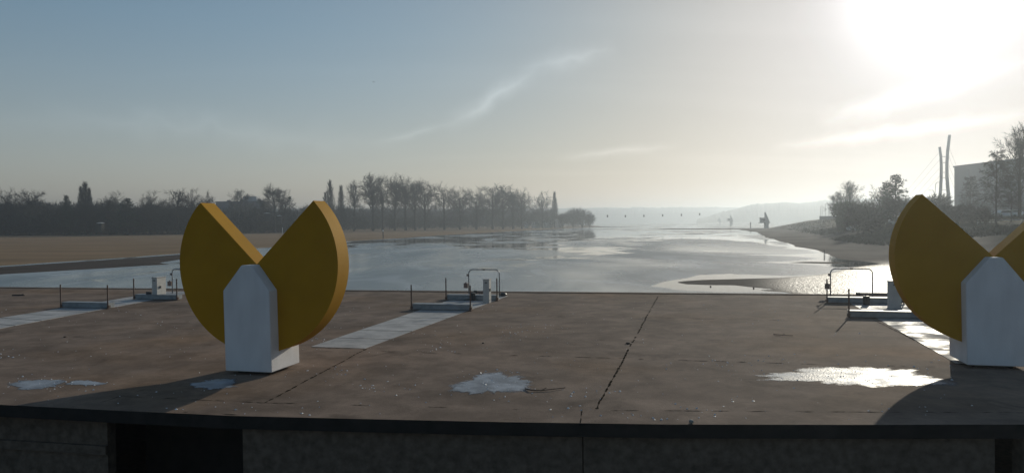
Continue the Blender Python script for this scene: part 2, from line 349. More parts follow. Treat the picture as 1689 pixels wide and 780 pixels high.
def polar_grid(a0, a1, na, r0, r1, nr):
    az = np.radians(np.linspace(a0, a1, na)); rr = np.exp(np.linspace(math.log(r0), math.log(r1), nr))
    A, RR = np.meshgrid(az, rr); return RR * np.sin(A), RR * np.cos(A)
def grid_mesh(name, X, Y, Z):
    nr, na = X.shape
    v = np.stack([X, Y, Z], -1).reshape(-1, 3).astype(np.float32)
    idx = np.arange(nr * na).reshape(nr, na)
    f = np.stack([idx[:-1, :-1], idx[:-1, 1:], idx[1:, 1:], idx[1:, :-1]], -1).reshape(-1, 4)
    me = bpy.data.meshes.new(name); me.vertices.add(len(v)); me.vertices.foreach_set('co', v.ravel())
    me.loops.add(f.size); me.loops.foreach_set('vertex_index', f.ravel().astype(np.int32))
    me.polygons.add(len(f)); me.polygons.foreach_set('loop_start', np.arange(0, f.size, 4, dtype=np.int32))
    try: me.polygons.foreach_set('loop_total', np.full(len(f), 4, np.int32))
    except Exception: pass
    me.update(calc_edges=True); me.validate()
    me.polygons.foreach_set('use_smooth', [True] * len(me.polygons))
    return me
def add_attr(me, name, arr):
    a = me.attributes.new(name, 'FLOAT', 'POINT'); a.data.foreach_set('value', arr.ravel().astype(np.float32))

def attr_node(N, name):
    a = N.new('ShaderNodeAttribute'); a.attribute_name = name; return a.outputs['Fac']
def lakebed_mat():
    mt = bpy.data.materials.new('lake_bed'); mt.use_nodes = True; nt = mt.node_tree; N = nt.nodes; L = nt.links; b = N['Principled BSDF']
    tc = N.new('ShaderNodeTexCoord'); v = tc.outputs['Object']
    def noise(s, det=6, st=(1, 1, 1)):
        mp = N.new('ShaderNodeMapping'); L.new(v, mp.inputs[0]); mp.inputs['Scale'].default_value = st
        n = N.new('ShaderNodeTexNoise'); L.new(mp.outputs[0], n.inputs[0]); n.inputs['Scale'].default_value = s; n.inputs['Detail'].default_value = det; return n.outputs[0]
    def mixc(f, a, c):
        x = N.new('ShaderNodeMix'); x.data_type = 'RGBA'
        L.new(f, x.inputs[0])
        for s, val in ((6, a), (7, c)):
            if isinstance(val, tuple): x.inputs[s].default_value = (*val, 1)
            else: L.new(val, x.inputs[s])
        return x.outputs[2]
    def rng(f, a, c, lo=0.0, hi=1.0):
        r_ = N.new('ShaderNodeMapRange'); L.new(f, r_.inputs[0]); r_.inputs[1].default_value = a; r_.inputs[2].default_value = c; r_.inputs[3].default_value = lo; r_.inputs[4].default_value = hi; return r_.outputs[0]
    sand = mixc(rng(noise(0.05, 7, (1, 2.5, 1)), 0.35, 0.7), (0.30, 0.205, 0.125), (0.21, 0.148, 0.092))
    mud = mixc(rng(noise(0.15), 0.35, 0.65), (0.062, 0.050, 0.042), (0.088, 0.070, 0.058))
    grass = mixc(rng(noise(0.045, 9, (1, .6, 1)), 0.42, 0.58), (0.120, 0.098, 0.062), (0.055, 0.055, 0.034))
    flat = mixc(rng(noise(0.10, 9, (1, .5, 1)), 0.42, 0.58), (0.120, 0.100, 0.088), (0.070, 0.060, 0.053))
    c = mixc(attr_node(N, 'mud'), sand, mud)
    c = mixc(attr_node(N, 'right'), c, flat)
    c = mixc(attr_node(N, 'grass'), c, grass)
    L.new(c, b.inputs['Base Color'])
    wet = attr_node(N, 'wet')
    L.new(rng(wet, 0, 1, 1.0, 0.36), b.inputs['Roughness'])
    L.new(rng(wet, 0, 1, 0.03, 0.28), b.inputs['Specular IOR Level'])
    bp = N.new('ShaderNodeBump'); nb = noise(5.0, 7)
    L.new(nb, bp.inputs['Height']); bp.inputs['Distance'].default_value = 0.30; L.new(rng(wet, 0, 1, 0.25, 1.0), bp.inputs['Strength'])
    L.new(bp.outputs[0], b.inputs['Normal'])
    return mt
X, Y = polar_grid(-62, 62, 760, 26, 7000, 460)
Z, dl, dm, dr, df = terrain_h(X, Y)
me = grid_mesh('lake_bed', X, Y, Z)
add_attr(me, 'mud', np.clip(sstep(dm, -3, 0.5) + sstep(df, -5, 0.5), 0, 1))
add_attr(me, 'right', sstep(dr, -4, 0))
rightside = sstep(X - 0.28 * Y, 2, 30)
add_attr(me, 'grass', np.clip(sstep(Z, W + 1.6, W + 3.0) * rightside + sstep(dl, 190, 230), 0, 1))
add_attr(me, 'wet', sstep(X / Y + .02 * smooth_noise(X, Y, 83, 6, .1, .6), .31, .40) * np.clip(sstep(dr, -1, 1) * (1 - sstep(Z, W + 0.3, W + 1.2)), 0, 1) * 0.9 * (1 - sstep(Y + 6 * smooth_noise(X, Y, 41, 8, .05, .3), 66, 88)) + 0.15 * sstep(dm, -3, 1))
ground = link('ground', me, lakebed_mat()); tag(ground, 'brown sand and dark mud of the drained lake bed and its grassy banks', 'ground', kind='structure')

open1 = [P(1074, 472), P(1100, 465), P(1128, 459), P(1152, 453.6), P(1200, 451.5), P(1240, 453), P(1310, 454.6), P(1360, 452), P(1420, 452), P(1420, 470), P(1300, 482), P(1180, 481), P(1118, 478), P(1100, 474.5)]
open2 = [P(1180, 377), P(1215, 380.5), P(1235, 383.5), P(1250, 386.5), P(1262, 390), P(1285, 398), P(1298, 402.5), P(1300, 410), P(1335, 412.5), P(1345, 418), P(1300, 420.5), P(1226, 420), P(1300, 422.5), P(1360, 425.5), P(1300, 431), P(1255, 432.6), P(1300, 434.4), P(1350, 438), P(1380, 441), P(1480, 438), P(1440, 425), P(1340, 400), P(1270, 380)]
frost1 = [P(1102, 432), P(1112, 428.5), P(1150, 426.5), P(1165, 430), P(1180, 436), P(1195, 443), P(1150, 445), P(1125, 440), P(1105, 437)]
X, Y = polar_grid(-62, 62, 760, 30, 7000, 400)
me = grid_mesh('lake', X, Y, np.full(X.shape, W))
rr = np.sqrt(X * X + Y * Y)
jj = smooth_noise(X, Y, 31, 12, 0.15, 1.3) * np.clip(rr * 0.006, 0.1, 1.5)
add_attr(me, 'open', np.clip(sstep(sdist(X, Y, open1) + jj, -0.3, 0.3) + sstep(sdist(X, Y, open2) + jj * 1.5, -0.8, 0.8), 0, 1))
add_attr(me, 'frost', sstep(sdist(X, Y, frost1) + jj * 2, -1.2, 1.2))
add_attr(me, 'far', sstep(rr + 25 * smooth_noise(X, Y, 33, 8, 0.02, 0.1), 60, 210))
def lake_mat():
    mt = bpy.data.materials.new('lake_ice'); mt.use_nodes = True; nt = mt.node_tree; N = nt.nodes; L = nt.links; b = N['Principled BSDF']
    tc = N.new('ShaderNodeTexCoord'); v = tc.outputs['Object']
    def noise(s, det=6, st=(1, 1, 1), dist=0.0, off=(0, 0, 0)):
        mp = N.new('ShaderNodeMapping'); L.new(v, mp.inputs[0]); mp.inputs['Scale'].default_value = st; mp.inputs['Location'].default_value = off; mp.inputs['Rotation'].default_value = (0, 0, R(8))
        n = N.new('ShaderNodeTexNoise'); L.new(mp.outputs[0], n.inputs[0]); n.inputs['Scale'].default_value = s; n.inputs['Detail'].default_value = det; n.inputs['Distortion'].default_value = dist; return n.outputs[0]
    def rng(f, a, c, lo=0.0, hi=1.0):
        r_ = N.new('ShaderNodeMapRange'); L.new(f, r_.inputs[0]); r_.inputs[1].default_value = a; r_.inputs[2].default_value = c; r_.inputs[3].default_value = lo; r_.inputs[4].default_value = hi; return r_.outputs[0]
    def mth(op, a, c, clamp=False):
        n = N.new('ShaderNodeMath'); n.operation = op; n.use_clamp = clamp
        for i, q in enumerate((a, c)):
            if isinstance(q, (int, float)): n.inputs[i].default_value = q
            else: L.new(q, n.inputs[i])
        return n.outputs[0]
    n1 = noise(0.016, 3, (1.0, 0.45, 1), 1.6)
    n2 = noise(0.05, 5, (1.0, 0.4, 1), 1.4, (31, 7, 0))
    # open (or freshly refrozen, glassy) water, more of it far out
    thr = rng(attr_node(N, 'far'), 0, 1, 0.555, 0.455)
    glassy = mth('MULTIPLY', mth('SUBTRACT', mth('ADD', mth('ADD', mth('MULTIPLY', n1, 0.42), mth('MULTIPLY', n2, 0.38)), mth('MULTIPLY', noise(0.16, 5, (0.6, 0.7, 1), 1.0, (5, 50, 0)), 0.20)), thr), 28.0, True)
    op = mth('MAXIMUM', glassy, attr_node(N, 'open'))
    snow = rng(noise(0.12, 7, (1, 0.4, 1), 1.2), 0.50, 0.60)
    frost = mth('MAXIMUM', mth('MULTIPLY', snow, 0.75), attr_node(N, 'frost'))
    ice = N.new('ShaderNodeMix'); ice.data_type = 'RGBA'; L.new(frost, ice.inputs[0]); ice.inputs[6].default_value = (0.15, 0.175, 0.188, 1); ice.inputs[7].default_value = (0.30, 0.325, 0.34, 1)
    cc = N.new('ShaderNodeMix'); cc.data_type = 'RGBA'; L.new(op, cc.inputs[0]); L.new(ice.outputs[2], cc.inputs[6]); cc.inputs[7].default_value = (0.03, 0.035, 0.035, 1)
    L.new(cc.outputs[2], b.inputs['Base Color'])
    icr = rng(noise(0.06, 4, (1, 0.4, 1), 0.8, (9, 9, 0)), 0.35, 0.65, 0.16, 0.34)
    rr_ = N.new('ShaderNodeMix'); rr_.data_type = 'FLOAT'; L.new(op, rr_.inputs[0]); L.new(icr, rr_.inputs[2]); rr_.inputs[3].default_value = 0.04
    L.new(rr_.outputs[0], b.inputs['Roughness'])
    bp = N.new('ShaderNodeBump'); L.new(noise(0.8, 6), bp.inputs['Height']); bp.inputs['Distance'].default_value = 0.05
    L.new(mth('MULTIPLY', mth('SUBTRACT', 1.0, op), 0.10), bp.inputs['Strength']); L.new(bp.outputs[0], b.inputs['Normal'])
    b.inputs['IOR'].default_value = 1.33
    L.new(rng(op, 0, 1, 0.34, 0.5), b.inputs['Specular IOR Level'])
    return mt
lake = link('water', me, lake_mat()); tag(lake, 'half frozen lake with grey ice and bright open water', 'lake', kind='structure')

# far base ground so that nothing is empty below / beside
bm = bmesh.new(); prism_xy(bm, [(-8000, -300), (8000, -300), (8000, 8000), (-8000, 8000)], W - 1.9, W - 1.4)
tag(bm_obj('lower_ground', bm, M['wallconc']), 'dark ground below the terrace', 'ground', kind='structure')

# wooded hills at the end of the lake
def hills(name, pts, D, depth, seed, label):
    xs = np.linspace(pts[0][0], pts[-1][0], 520)
    ys = np.interp(xs, [p[0] for p in pts], [p[1] for p in pts])
    r_ = np.random.RandomState(seed)
    rows = 14; V = np.zeros((rows, len(xs), 3))
    crest = [atY(a, c, D) for a, c in zip(xs, ys)]
    for k in range(rows):
        t = k / (rows - 1)
        prof = math.sin(min(1, t / 0.55) * math.pi / 2) if t < 0.55 else 1 - 0.2 * (t - 0.55)
        dd = (t - 0.55) * depth
        for i, c in enumerate(crest):
            s = (D + dd) / D
            z = W - 0.3 + (c.z - W) * prof
            amp = 2.0 * min(1, t * 4)
            z += r_.uniform(-1, 1) * amp + amp * 0.8 * math.sin(i * 0.21 + k * 1.3) * math.sin(i * 0.047 + k)
            V[k, i] = (c.x * s, D + dd, z)
    me = grid_mesh(name, V[:, :, 0], V[:, :, 1], V[:, :, 2])
    o = link(name, me, M['hill']); tag(o, label, 'hill', kind='structure'); return o
hills('hills', [(600, 347), (900, 345), (979, 343.0), (1040, 342.4), (1100, 342.0), (1180, 341.8), (1230, 342), (1290, 343), (1400, 347)], 2500, 500, 1, 'pale wooded ridge across the end of the lake')
hills('hills', [(1150, 362), (1185, 352), (1215, 343.5), (1240, 338), (1262, 335.4), (1285, 334.4), (1312, 335.2), (1340, 333.2), (1372, 330.0), (1420, 328), (1500, 330), (1650, 332), (1900, 330)], 1700, 500, 2, 'nearer wooded hill rising behind the right bank')
hills('hills', [(-900, 352), (-300, 346), (0, 344), (300, 344), (600, 345), (900, 350), (960, 358)], 1500, 400, 4, 'low wooded ground far behind the left bank')

# ------------------------------------------------------------------ terrace
YAW = R(-14)
near = [at(-700, 640), at(-300, 656), at(0, 667), at(200, 677), at(390, 685.5), at(600, 690.5), at(830, 695.5), at(1100, 699.5), at(1400, 700), at(1700, 699.5), at(2200, 696)]
pA = at(600, 480.5); pB = at(1360, 487.3); dAB = (pB - pA).normalized()
farL = pA - dAB * 70; farR = pB + dAB * 60
outline = [(p.x, p.y) for p in near] + [(farR.x, farR.y), (farL.x, farL.y)]
bm = bmesh.new(); prism_xy(bm, outline, -0.24, 0.0)
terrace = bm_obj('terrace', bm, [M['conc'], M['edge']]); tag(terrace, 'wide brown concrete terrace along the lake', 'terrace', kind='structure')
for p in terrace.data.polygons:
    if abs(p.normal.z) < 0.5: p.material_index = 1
nrm = Vector((dAB.y, -dAB.x, 0));
if nrm.y < 0: nrm = -nrm
# kerb lip on the far edge and quay wall under it
def strip(bm, a, b, off0, off1, z0, z1):
    q = [a + nrm * off0, b + nrm * off0, b + nrm * off1, a + nrm * off1]
    prism_xy(bm, [(p.x, p.y) for p in q], z0, z1)
bm = bmesh.new(); strip(bm, farL, farR, 0.05, 0.40, -2.8, 0.035)
tag(bm_obj('quay_kerb', bm, M['conc']), 'long low concrete kerb along the lake edge of the terrace', 'kerb', kind='structure')
# near retaining wall with two dark openings
wall = empty('retaining_wall', (0, 13.4, -2.6), 0, 'dark stained concrete wall below the front edge of the terrace', 'wall')
def edge_pt(px):
    for a, b in zip(near, near[1:]):
        pa = CXP + a.x / a.y * F; pb = CXP + b.x / b.y * F
        if pa <= px <= pb: return a + (b - a) * ((px - pa) / (pb - pa))
    return near[0] if px < 0 else near[-1]
def wall_piece(x0, x1, back, name, m_, z0=-2.6, z1=-0.243, thick=0.3):
    bm = bmesh.new(); n = max(2, int(abs(x1 - x0) / 120) + 1)
    pts = [edge_pt(x0 + (x1 - x0) * i / (n - 1)) for i in range(n)]
    f = [(p.x * 1.0, p.y + back) for p in pts]; g = [(p.x, p.y + back + thick) for p in pts]
    prism_xy(bm, f + g[::-1], z0, z1); o = bm_obj(name, bm, m_); o.parent = wall; o.location = (0, -13.4, 2.6); return o
wall_piece(-600, 157, 0.30, 'wall_panel', M['wallconc'])
wall_piece(389, 960, 0.16, 'wall_panel', M['wallconc'])
wall_piece(962, 1652, 0.16, 'wall_panel', M['wallconc'])
wall_piece(1700, 2200, 0.16, 'wall_panel', M['wallconc'])
wall_piece(140, 400, 2.2, 'recess_back', M['edge'])  # near-black back wall carries the shade of the opening in its colour
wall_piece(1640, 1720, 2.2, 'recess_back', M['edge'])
wall_piece(-600, 157, 0.22, 'ledge', M['wallconc'], -0.95, -0.78, 0.1)

# joints: thin dirt filled grooves lying on the slabs
def crack(a, b, w0, seed, gap=0.35, dens=1.0):
    r_ = random.Random(seed); d = b - a; Ln = d.length; d.normalize(); n = Vector((-d.y, d.x, 0))
    bm = bmesh.new(); s = 0.0; off = 0.0
    while s < Ln:
        l = r_.uniform(0.10, 0.5)
        if r_.random() > gap:
            k = max(2, int(l / 0.05)); up = []; dn = []
            for i in range(k + 1):
                q = a + d * min(s + l * i / k, Ln) + n * off; off += r_.uniform(-0.006, 0.006); off *= 0.96
                w = w0 * r_.uniform(0.25, 1.0) * (0.25 + math.sin(math.pi * i / k))
                up.append(bm.verts.new((q + n * w).to_tuple()[:2] + (0.004,))); dn.append(bm.verts.new((q - n * w).to_tuple()[:2] + (0.004,)))
            for i in range(k): bm.faces.new((dn[i], dn[i + 1], up[i + 1], up[i]))
        s += l * r_.uniform(0.8, 1.3)
    return bm
cracks = [((1085, 489), (983, 674), .032, .10), ((605, 575), (437, 664), .028, .03), ((1440, 527), (1586, 601), .03, .05),
          ((560, 577), (1320, 600), .028, .6), ((1320, 600), (1600, 606), .015, .6), ((200, 563), (560, 577), .012, .8),
          ((395, 684), (300, 679), .02, .5), ((437, 664), (200, 653), .018, .5), ((437, 664), (905, 676), .014, .7), ((905, 676), (1689, 681), .016, .55),
          ((960, 675), (957, 697), .015, .2), ((830, 520), (1400, 530), .03, .6), ((1340, 528.5), (1402, 529.5), .02, .1), ((0, 517), (240, 512), .012, .6),
          ((150, 668), (245, 640), .012, .5)]
for i, (a, b, w, g) in enumerate(cracks):
    bmx = crack(at(*a), at(*b), w, 100 + i, g)
    if len(bmx.faces): bm_obj('joint', bmx, M['joint'], terrace)
# light concrete walkways
def path(pts, m_, label, slabs):
    z = 0.006
    bm = bmesh.new(); P4 = [at(*p, z) for p in pts]   # near-left, near-right, far-right, far-left
    n = slabs
    for k in range(n):
        t0 = k / n + (0.0022 if k else 0); t1 = (k + 1) / n - 0.0022
        l0 = P4[0].lerp(P4[3], t0); l1 = P4[0].lerp(P4[3], t1); r0 = P4[1].lerp(P4[2], t0); r1 = P4[1].lerp(P4[2], t1)
        prism_xy(bm, [(l0.x, l0.y), (r0.x, r0.y), (r1.x, r1.y), (l1.x, l1.y)], 0.0015, 0.010 + 0.002 * ((k * 7) % 3))
    o = bm_obj('footpath', bm, m_); tag(o, label, 'path', kind='structure')
path([(513, 571.5), (602, 574.5), (838, 488), (762, 488)], M['path'], 'pale slab strip running to the middle gate', 9)
path([(-260, 566), (-205, 580), (330, 480), (270, 481)], M['path'], 'pale slab strip running to the left gate', 14)
path([(1577, 599), (1720, 603), (1480, 489.5), (1385, 490)], M['wetpath'], 'wet glaring slab strip running to the right gate', 8)
for a, b, c in (((770, 500), (600, 574.8), .02), ((1570, 600), (1700, 604), .03), ((513, 572.6), (603, 575.5), .02)):
    bmx = crack(at(*a), at(*b), c, 77, .1)
    bm_obj('joint', bmx, M['joint'], terrace)

# ------------------------------------------------------------------ sculptures
def sculpture(loc, label):
    o = empty('disc_sculpture', loc, YAW, label, 'sculpture', 'yellow disc sculptures on white pedestals')
    hw = 0.61; D = 1.25
    bm = bmesh.new()
    prism_xz(bm, [(-hw + 0.03, 0.0), (hw + 0.03, 0.0), (hw, 1.89), (0.15, 2.49), (-0.11, 2.49), (-hw, 1.89)], 0, D)
    bmesh.ops.bevel(bm, geom=list(bm.edges), offset=0.012, segments=2, affect='EDGES')
    p = bm_obj('pedestal', bm, M['white'], o); p.location = (0, 0, 0.08)
    bm = bmesh.new(); box(bm, (0.03, 0.62, 0.042), (0.78, 0.9, 0.08)); bm_obj('foot', bm, M['dark'], o)
    cx, cz, Rr = 0.08, 2.575, 2.12; y0, y1 = 0.33, 0.89; na = 45.5
    for s in (-1, 1):
        bm = bmesh.new(); pts = [(cx + s * 0.003, cz)]
        n = 60
        for i in range(n + 1):
            a = R(na + (179.7 - na) * i / n); pts.append((cx + s * (Rr * math.sin(a)), cz + Rr * math.cos(a)))
        prism_xz(bm, pts, y0, y1)
        es = [e for e in bm.edges if abs(e.verts[0].co.y - e.verts[1].co.y) < 1e-4]
        bmesh.ops.bevel(bm, geom=es, offset=0.012, segments=2, affect='EDGES')
        bm_obj('disc_wing', bm, M['yellow'], o)
    return o
pl = at(371, 611.2, 0.08); pr = at(449.5, 613.7, 0.08); mid = (pl + pr) / 2
sculpture((mid.x - 0.03, mid.y, 0), 'yellow disc with a v-shaped notch on a white pedestal, standing whole left of the middle')
c = at(1594, 601.5, 0.08); hwv = Vector((math.cos(YAW), math.sin(YAW), 0)) * 0.60
sculpture((c.x + hwv.x, c.y + hwv.y, 0), 'notched yellow disc on a white pedestal cut off by the right edge')

# ------------------------------------------------------------------ gates, barriers, cabinets
GB = 'low steel barriers across the walkways'
def barrier(a, L_, label, hpost=1.02, right_post=True, h=0.2):
    p = at(*a); o = empty('low_barrier', (p.x, p.y, 0), YAW, label, 'barrier', GB)
    bm = bmesh.new(); box(bm, (L_ / 2, 0.2, 0.03 + h / 2), (L_ - 0.06, 0.38, h), bev=0.012)
    box(bm, (L_ / 2, 0.2, 0.03 + h + 0.012), (L_ - 0.04, 0.42, 0.02))
    bm_obj('beam', bm, M['beam'], o)
    for x in ((0, L_) if right_post else (0,)):
        bm = bmesh.new(); tube(bm, [(x, -0.02, 0.0), (x, -0.02, hpost)], 0.028, 8); box(bm, (x, -0.02, 0.014), (0.14, 0.14, 0.016)); box(bm, (x, 0.03, 0.10), (0.1, 0.1, 0.1))
        bm_obj('post', bm, M['rust'], o)
    return o
def hoop(a, w, h, label, boxy=True, side=-1):
    p = at(*a); o = empty('hoop_rail', (p.x, p.y, 0), YAW, label, 'gate rail', 'tubular hoop rails at the lake edge')
    r = 0.2; pts = [(0, 0, 0), (0, 0, h - r)] + [(r - r * math.cos(t), 0, h - r + r * math.sin(t)) for t in (R(22), R(45), R(68))] + [(r, 0, h), (w / 2, 0, h), (w - r, 0, h)] + \
        [(w - r + r * math.sin(t), 0, h - r + r * math.cos(t)) for t in (R(22), R(45), R(68))] + [(w, 0, h - r), (w, 0, 0)]
    bm = bmesh.new(); tube(bm, pts, 0.026, 10); ht = bm_obj('hoop_tube', bm, M['steel'], o, smooth=True)
    bm = bmesh.new(); box(bm, (-0.14, -0.02, 0.50), (0.2, 0.12, 0.24), bev=0.01); box(bm, (-0.14, -0.02, 0.645), (0.05, 0.05, 0.05)); bm_obj('switch_box', bm, M['brown'], o)
    bm = bmesh.new(); box(bm, (-0.06, 0, h - 0.27), (0.08, 0.08, 0.11), bev=0.01); bm_obj('clamp', bm, M['brown'], ht)
    bm = bmesh.new(); tube(bm, [(w / 2 - 0.06, 0, h), (w / 2 + 0.06, 0, h)], 0.034, 8); bm_obj('collar', bm, M['black'], ht)
    for x in (0, w):
        bm = bmesh.new(); box(bm, (x, 0, 0.011), (0.16, 0.16, 0.02)); bm_obj('base_plate', bm, M['steel'], o)
    return o
def cabinet(a, w, d, h, label):
    p = at(*a); o = empty('control_cabinet', (p.x, p.y, 0), YAW, label, 'cabinet', 'grey control cabinets beside the gates')
    bm = bmesh.new(); box(bm, (w / 2, d / 2, h / 2), (w, d, h), bev=0.008); body = bm_obj('body', bm, M['cab'], o)
    bm = bmesh.new(); box(bm, (w / 2, d / 2, h + 0.012), (w + 0.05, d + 0.05, 0.024), bev=0.004); bm_obj('lid', bm, M['cab'], o)
    bm = bmesh.new(); box(bm, (w / 2, -0.006, h * 0.87), (w * .35, 0.012, 0.05)); bm_obj('vent', bm, M['black'], body)
    bm = bmesh.new(); box(bm, (w + 0.02, d * 0.35, h * 0.56), (0.05, 0.07, 0.12), bev=0.01); bm_obj('lock', bm, M['black'], body)
    bm = bmesh.new(); box(bm, (w + 0.004, d * 0.5, 0.13), (0.008, d * .5, 0.03)); bm_obj('label_plate', bm, M['steel'], body)
    return o
def drum(a, label):
    p = at(*a); o = empty('winch', (p.x, p.y, 0), YAW, label, 'winch', 'small dark winches on the rear barriers')
    bm = bmesh.new(); tube(bm, [(0, 0, 0), (0, 0, 0.34)], 0.13, 14); box(bm, (0, 0, 0.355), (0.2, 0.2, 0.03)); bm_obj('drum', bm, M['black'], o)
    bm = bmesh.new(); tube(bm, [(-0.13, 0, 0.08), (-0.3, -0.05, 0.06), (-0.42, -0.02, 0.02)], 0.012, 6); bm_obj('cable_end', bm, M['black'], o)
    return o
def railbar(a, L_, label):
    p = at(*a); o = empty('edge_beam', (p.x, p.y, 0), YAW, label, 'beam')
    bm = bmesh.new(); box(bm, (L_ / 2, 0, 0.13), (L_, 0.1, 0.12), bev=0.01); bm_obj('bar', bm, M['brown'], o)
    bm = bmesh.new(); box(bm, (0.08, -0.003, 0.13), (0.17, 0.13, 0.15), bev=0.01); bm_obj('end_block', bm, M['black'], o)
    for x in (0.3, L_ - 0.2):
        bm = bmesh.new(); box(bm, (x, 0, 0.035), (0.08, 0.08, 0.068)); bm_obj('support', bm, M['brown'], o)
    return o
# middle set
barrier((679, 511), 2.50, 'low grey barrier with two thin posts crossing the middle walkway, nearer of the two there')
barrier((736, 495), 2.40, 'rear low barrier of the middle gate, behind the cabinet')
hoop((773.5, 488), 1.52, 1.27, 'tubular hoop rail of the middle gate with a square switch box on its left leg')
cabinet((797, 500), 0.27, 0.34, 1.03, 'grey cabinet with sunlit right side at the middle gate')
drum((779.5, 496), 'dark round winch between the two middle barriers')
railbar((782, 485.8), 0.6, 'short dark beam behind the middle gate hoop')
# left set
barrier((101, 507.5), 2.45, 'nearer low barrier across the left walkway, its two posts clear of the sculpture')
barrier((221.5, 494), 2.4, 'rear low barrier of the left gate beside the yellow disc')
hoop((284.5, 483.5), 1.55, 1.27, 'hoop rail of the left gate half hidden by the yellow disc')
cabinet((251, 494), 0.28, 0.62, 1.05, 'broad pale cabinet at the left gate')
drum((246, 493.5), 'dark winch just left of the pale cabinet')
# right set
barrier((1400, 524), 3.0, 'nearer low barrier running behind the right disc')
barrier((1364, 500), 2.9, 'rear low barrier of the right gate under the hoop')
hoop((1370, 490.5), 1.72, 1.28, 'hoop rail of the right gate against glittering mud')
cabinet((1467, 509), 0.42, 0.34, 1.06, 'dark backlit cabinet partly behind the right disc')
drum((1429, 503), 'dark winch in front of the right rear barrier')
railbar((1412, 489.5), 1.9, 'brown beam with dark end block along the lake edge at the right gate')

def lump(name, a, s, m_, label, cat, seed, zscale=0.6):
    p = at(*a); bm = bmesh.new(); bmesh.ops.create_icosphere(bm, subdivisions=2, radius=s); r_ = random.Random(seed)
    for v in bm.verts: v.co *= r_.uniform(0.82, 1.12); v.co.z = v.co.z * zscale
    o = bm_obj(name, bm, m_, smooth=True); o.location = (p.x, p.y, s * zscale * 0.85); o.rotation_euler = (0, 0, r_.uniform(0, 3)); tag(o, label, cat); return o
lump('rubber_fender', (830, 488.6), 0.17, M['black'], 'dark lump beside the right foot of the middle hoop rail', 'fender', 1)
lump('pebble', (1140, 698), 0.045, M['stone'], 'round pebble at the very front edge of the terrace', 'stone', 2, 0.85)
lump('clod', (1036, 567), 0.07, M['stick'], 'dark leaf clod lying on the long joint', 'clod', 3, 0.4)
lump('clod', (107, 556), 0.05, M['stick'], 'small dark clod on the left part of the terrace', 'clod', 4, 0.4)
lump('clod', (797, 566), 0.04, M['stick'], 'tiny dark clod between the middle walkway and the cross joint', 'clod', 5, 0.4)
def stick(pts, r, label):
    w = [at(*p, 0.02 + 0.012 * (i % 2)) for i, p in enumerate(pts)]; bm = bmesh.new()
    tube(bm, w, r, 6, taper=[r * (1 - 0.5 * i / len(w)) for i in range(len(w))])
    mid_ = w[len(w) // 2]; tube(bm, [mid_, mid_ + Vector((0.12, 0.10, 0.03))], r * 0.5, 5)
    tag(bm_obj('stick', bm, M['stick']), label, 'stick')
stick([(866, 640.5), (876, 643), (892, 643.5), (910, 641.5), (932, 639)], 0.014, 'thin curved stick lying right of the bluish puddle')
stick([(1276, 551), (1290, 552.5), (1308, 553)], 0.012, 'short dark stick on the terrace towards the right gate')
stick([(20, 487.2), (33, 486.4), (40, 487)], 0.05, 'dark twig near the far edge at the left')

# ------------------------------------------------------------------ frozen puddles and ice crumbs
def puddle(px, py, w, h, seed, label, ang=0.0, arms=()):
    r_ = random.Random(seed); ph = [r_.uniform(0, 6.28) for _ in range(9)]
    n = 180; pts = []
    for i in range(n):
        a = 2 * math.pi * i / n
        k = 1 + 0.16 * math.sin(2 * a + ph[0]) + 0.12 * math.sin(3 * a + ph[1]) + 0.09 * math.sin(5 * a + ph[2]) + 0.06 * math.sin(9 * a + ph[3]) + 0.05 * math.sin(17 * a + ph[4]) + 0.03 * math.sin(31 * a + ph[5])
        x = w / 2 * k * math.cos(a); y = h / 2 * k * math.sin(a)
        pts.append(at(px + x, py - y + ang * x, 0.005))
    cen = at(px, py, 0.005)
    bm = bmesh.new(); vs = [bm.verts.new(p) for p in pts]; c_ = bm.verts.new(cen)
    inn = [bm.verts.new(p.lerp(cen, 0.4)) for p in pts]
    for i in range(n):
        j = (i + 1) % n; bm.faces.new((vs[i], vs[j], inn[j], inn[i])); bm.faces.new((inn[i], inn[j], c_))
    o = bm_obj('puddle', bm, M['puddle'])
    fa = o.data.attributes.new('fade', 'FLOAT', 'POINT'); fa.data.foreach_set('value', [0.0] * n + [1.4] + [1.0] * n)
    tag(o, label, 'puddle', 'frozen puddles on the terrace'); return o
puddle(812, 633, 132, 38, 11, 'bluish frozen puddle in front of the middle of the terrace', -0.13)
puddle(1415, 621, 300, 34, 12, 'long bright frozen puddle left of the right sculpture')
puddle(356, 633, 76, 20, 14, 'small pale frozen patch inside the shadow of the left sculpture')
puddle(60, 633, 100, 17, 15, 'faint frosty patch at the far left')
puddle(140, 631, 60, 10, 16, 'thin frosty patch just right of the leftmost one')

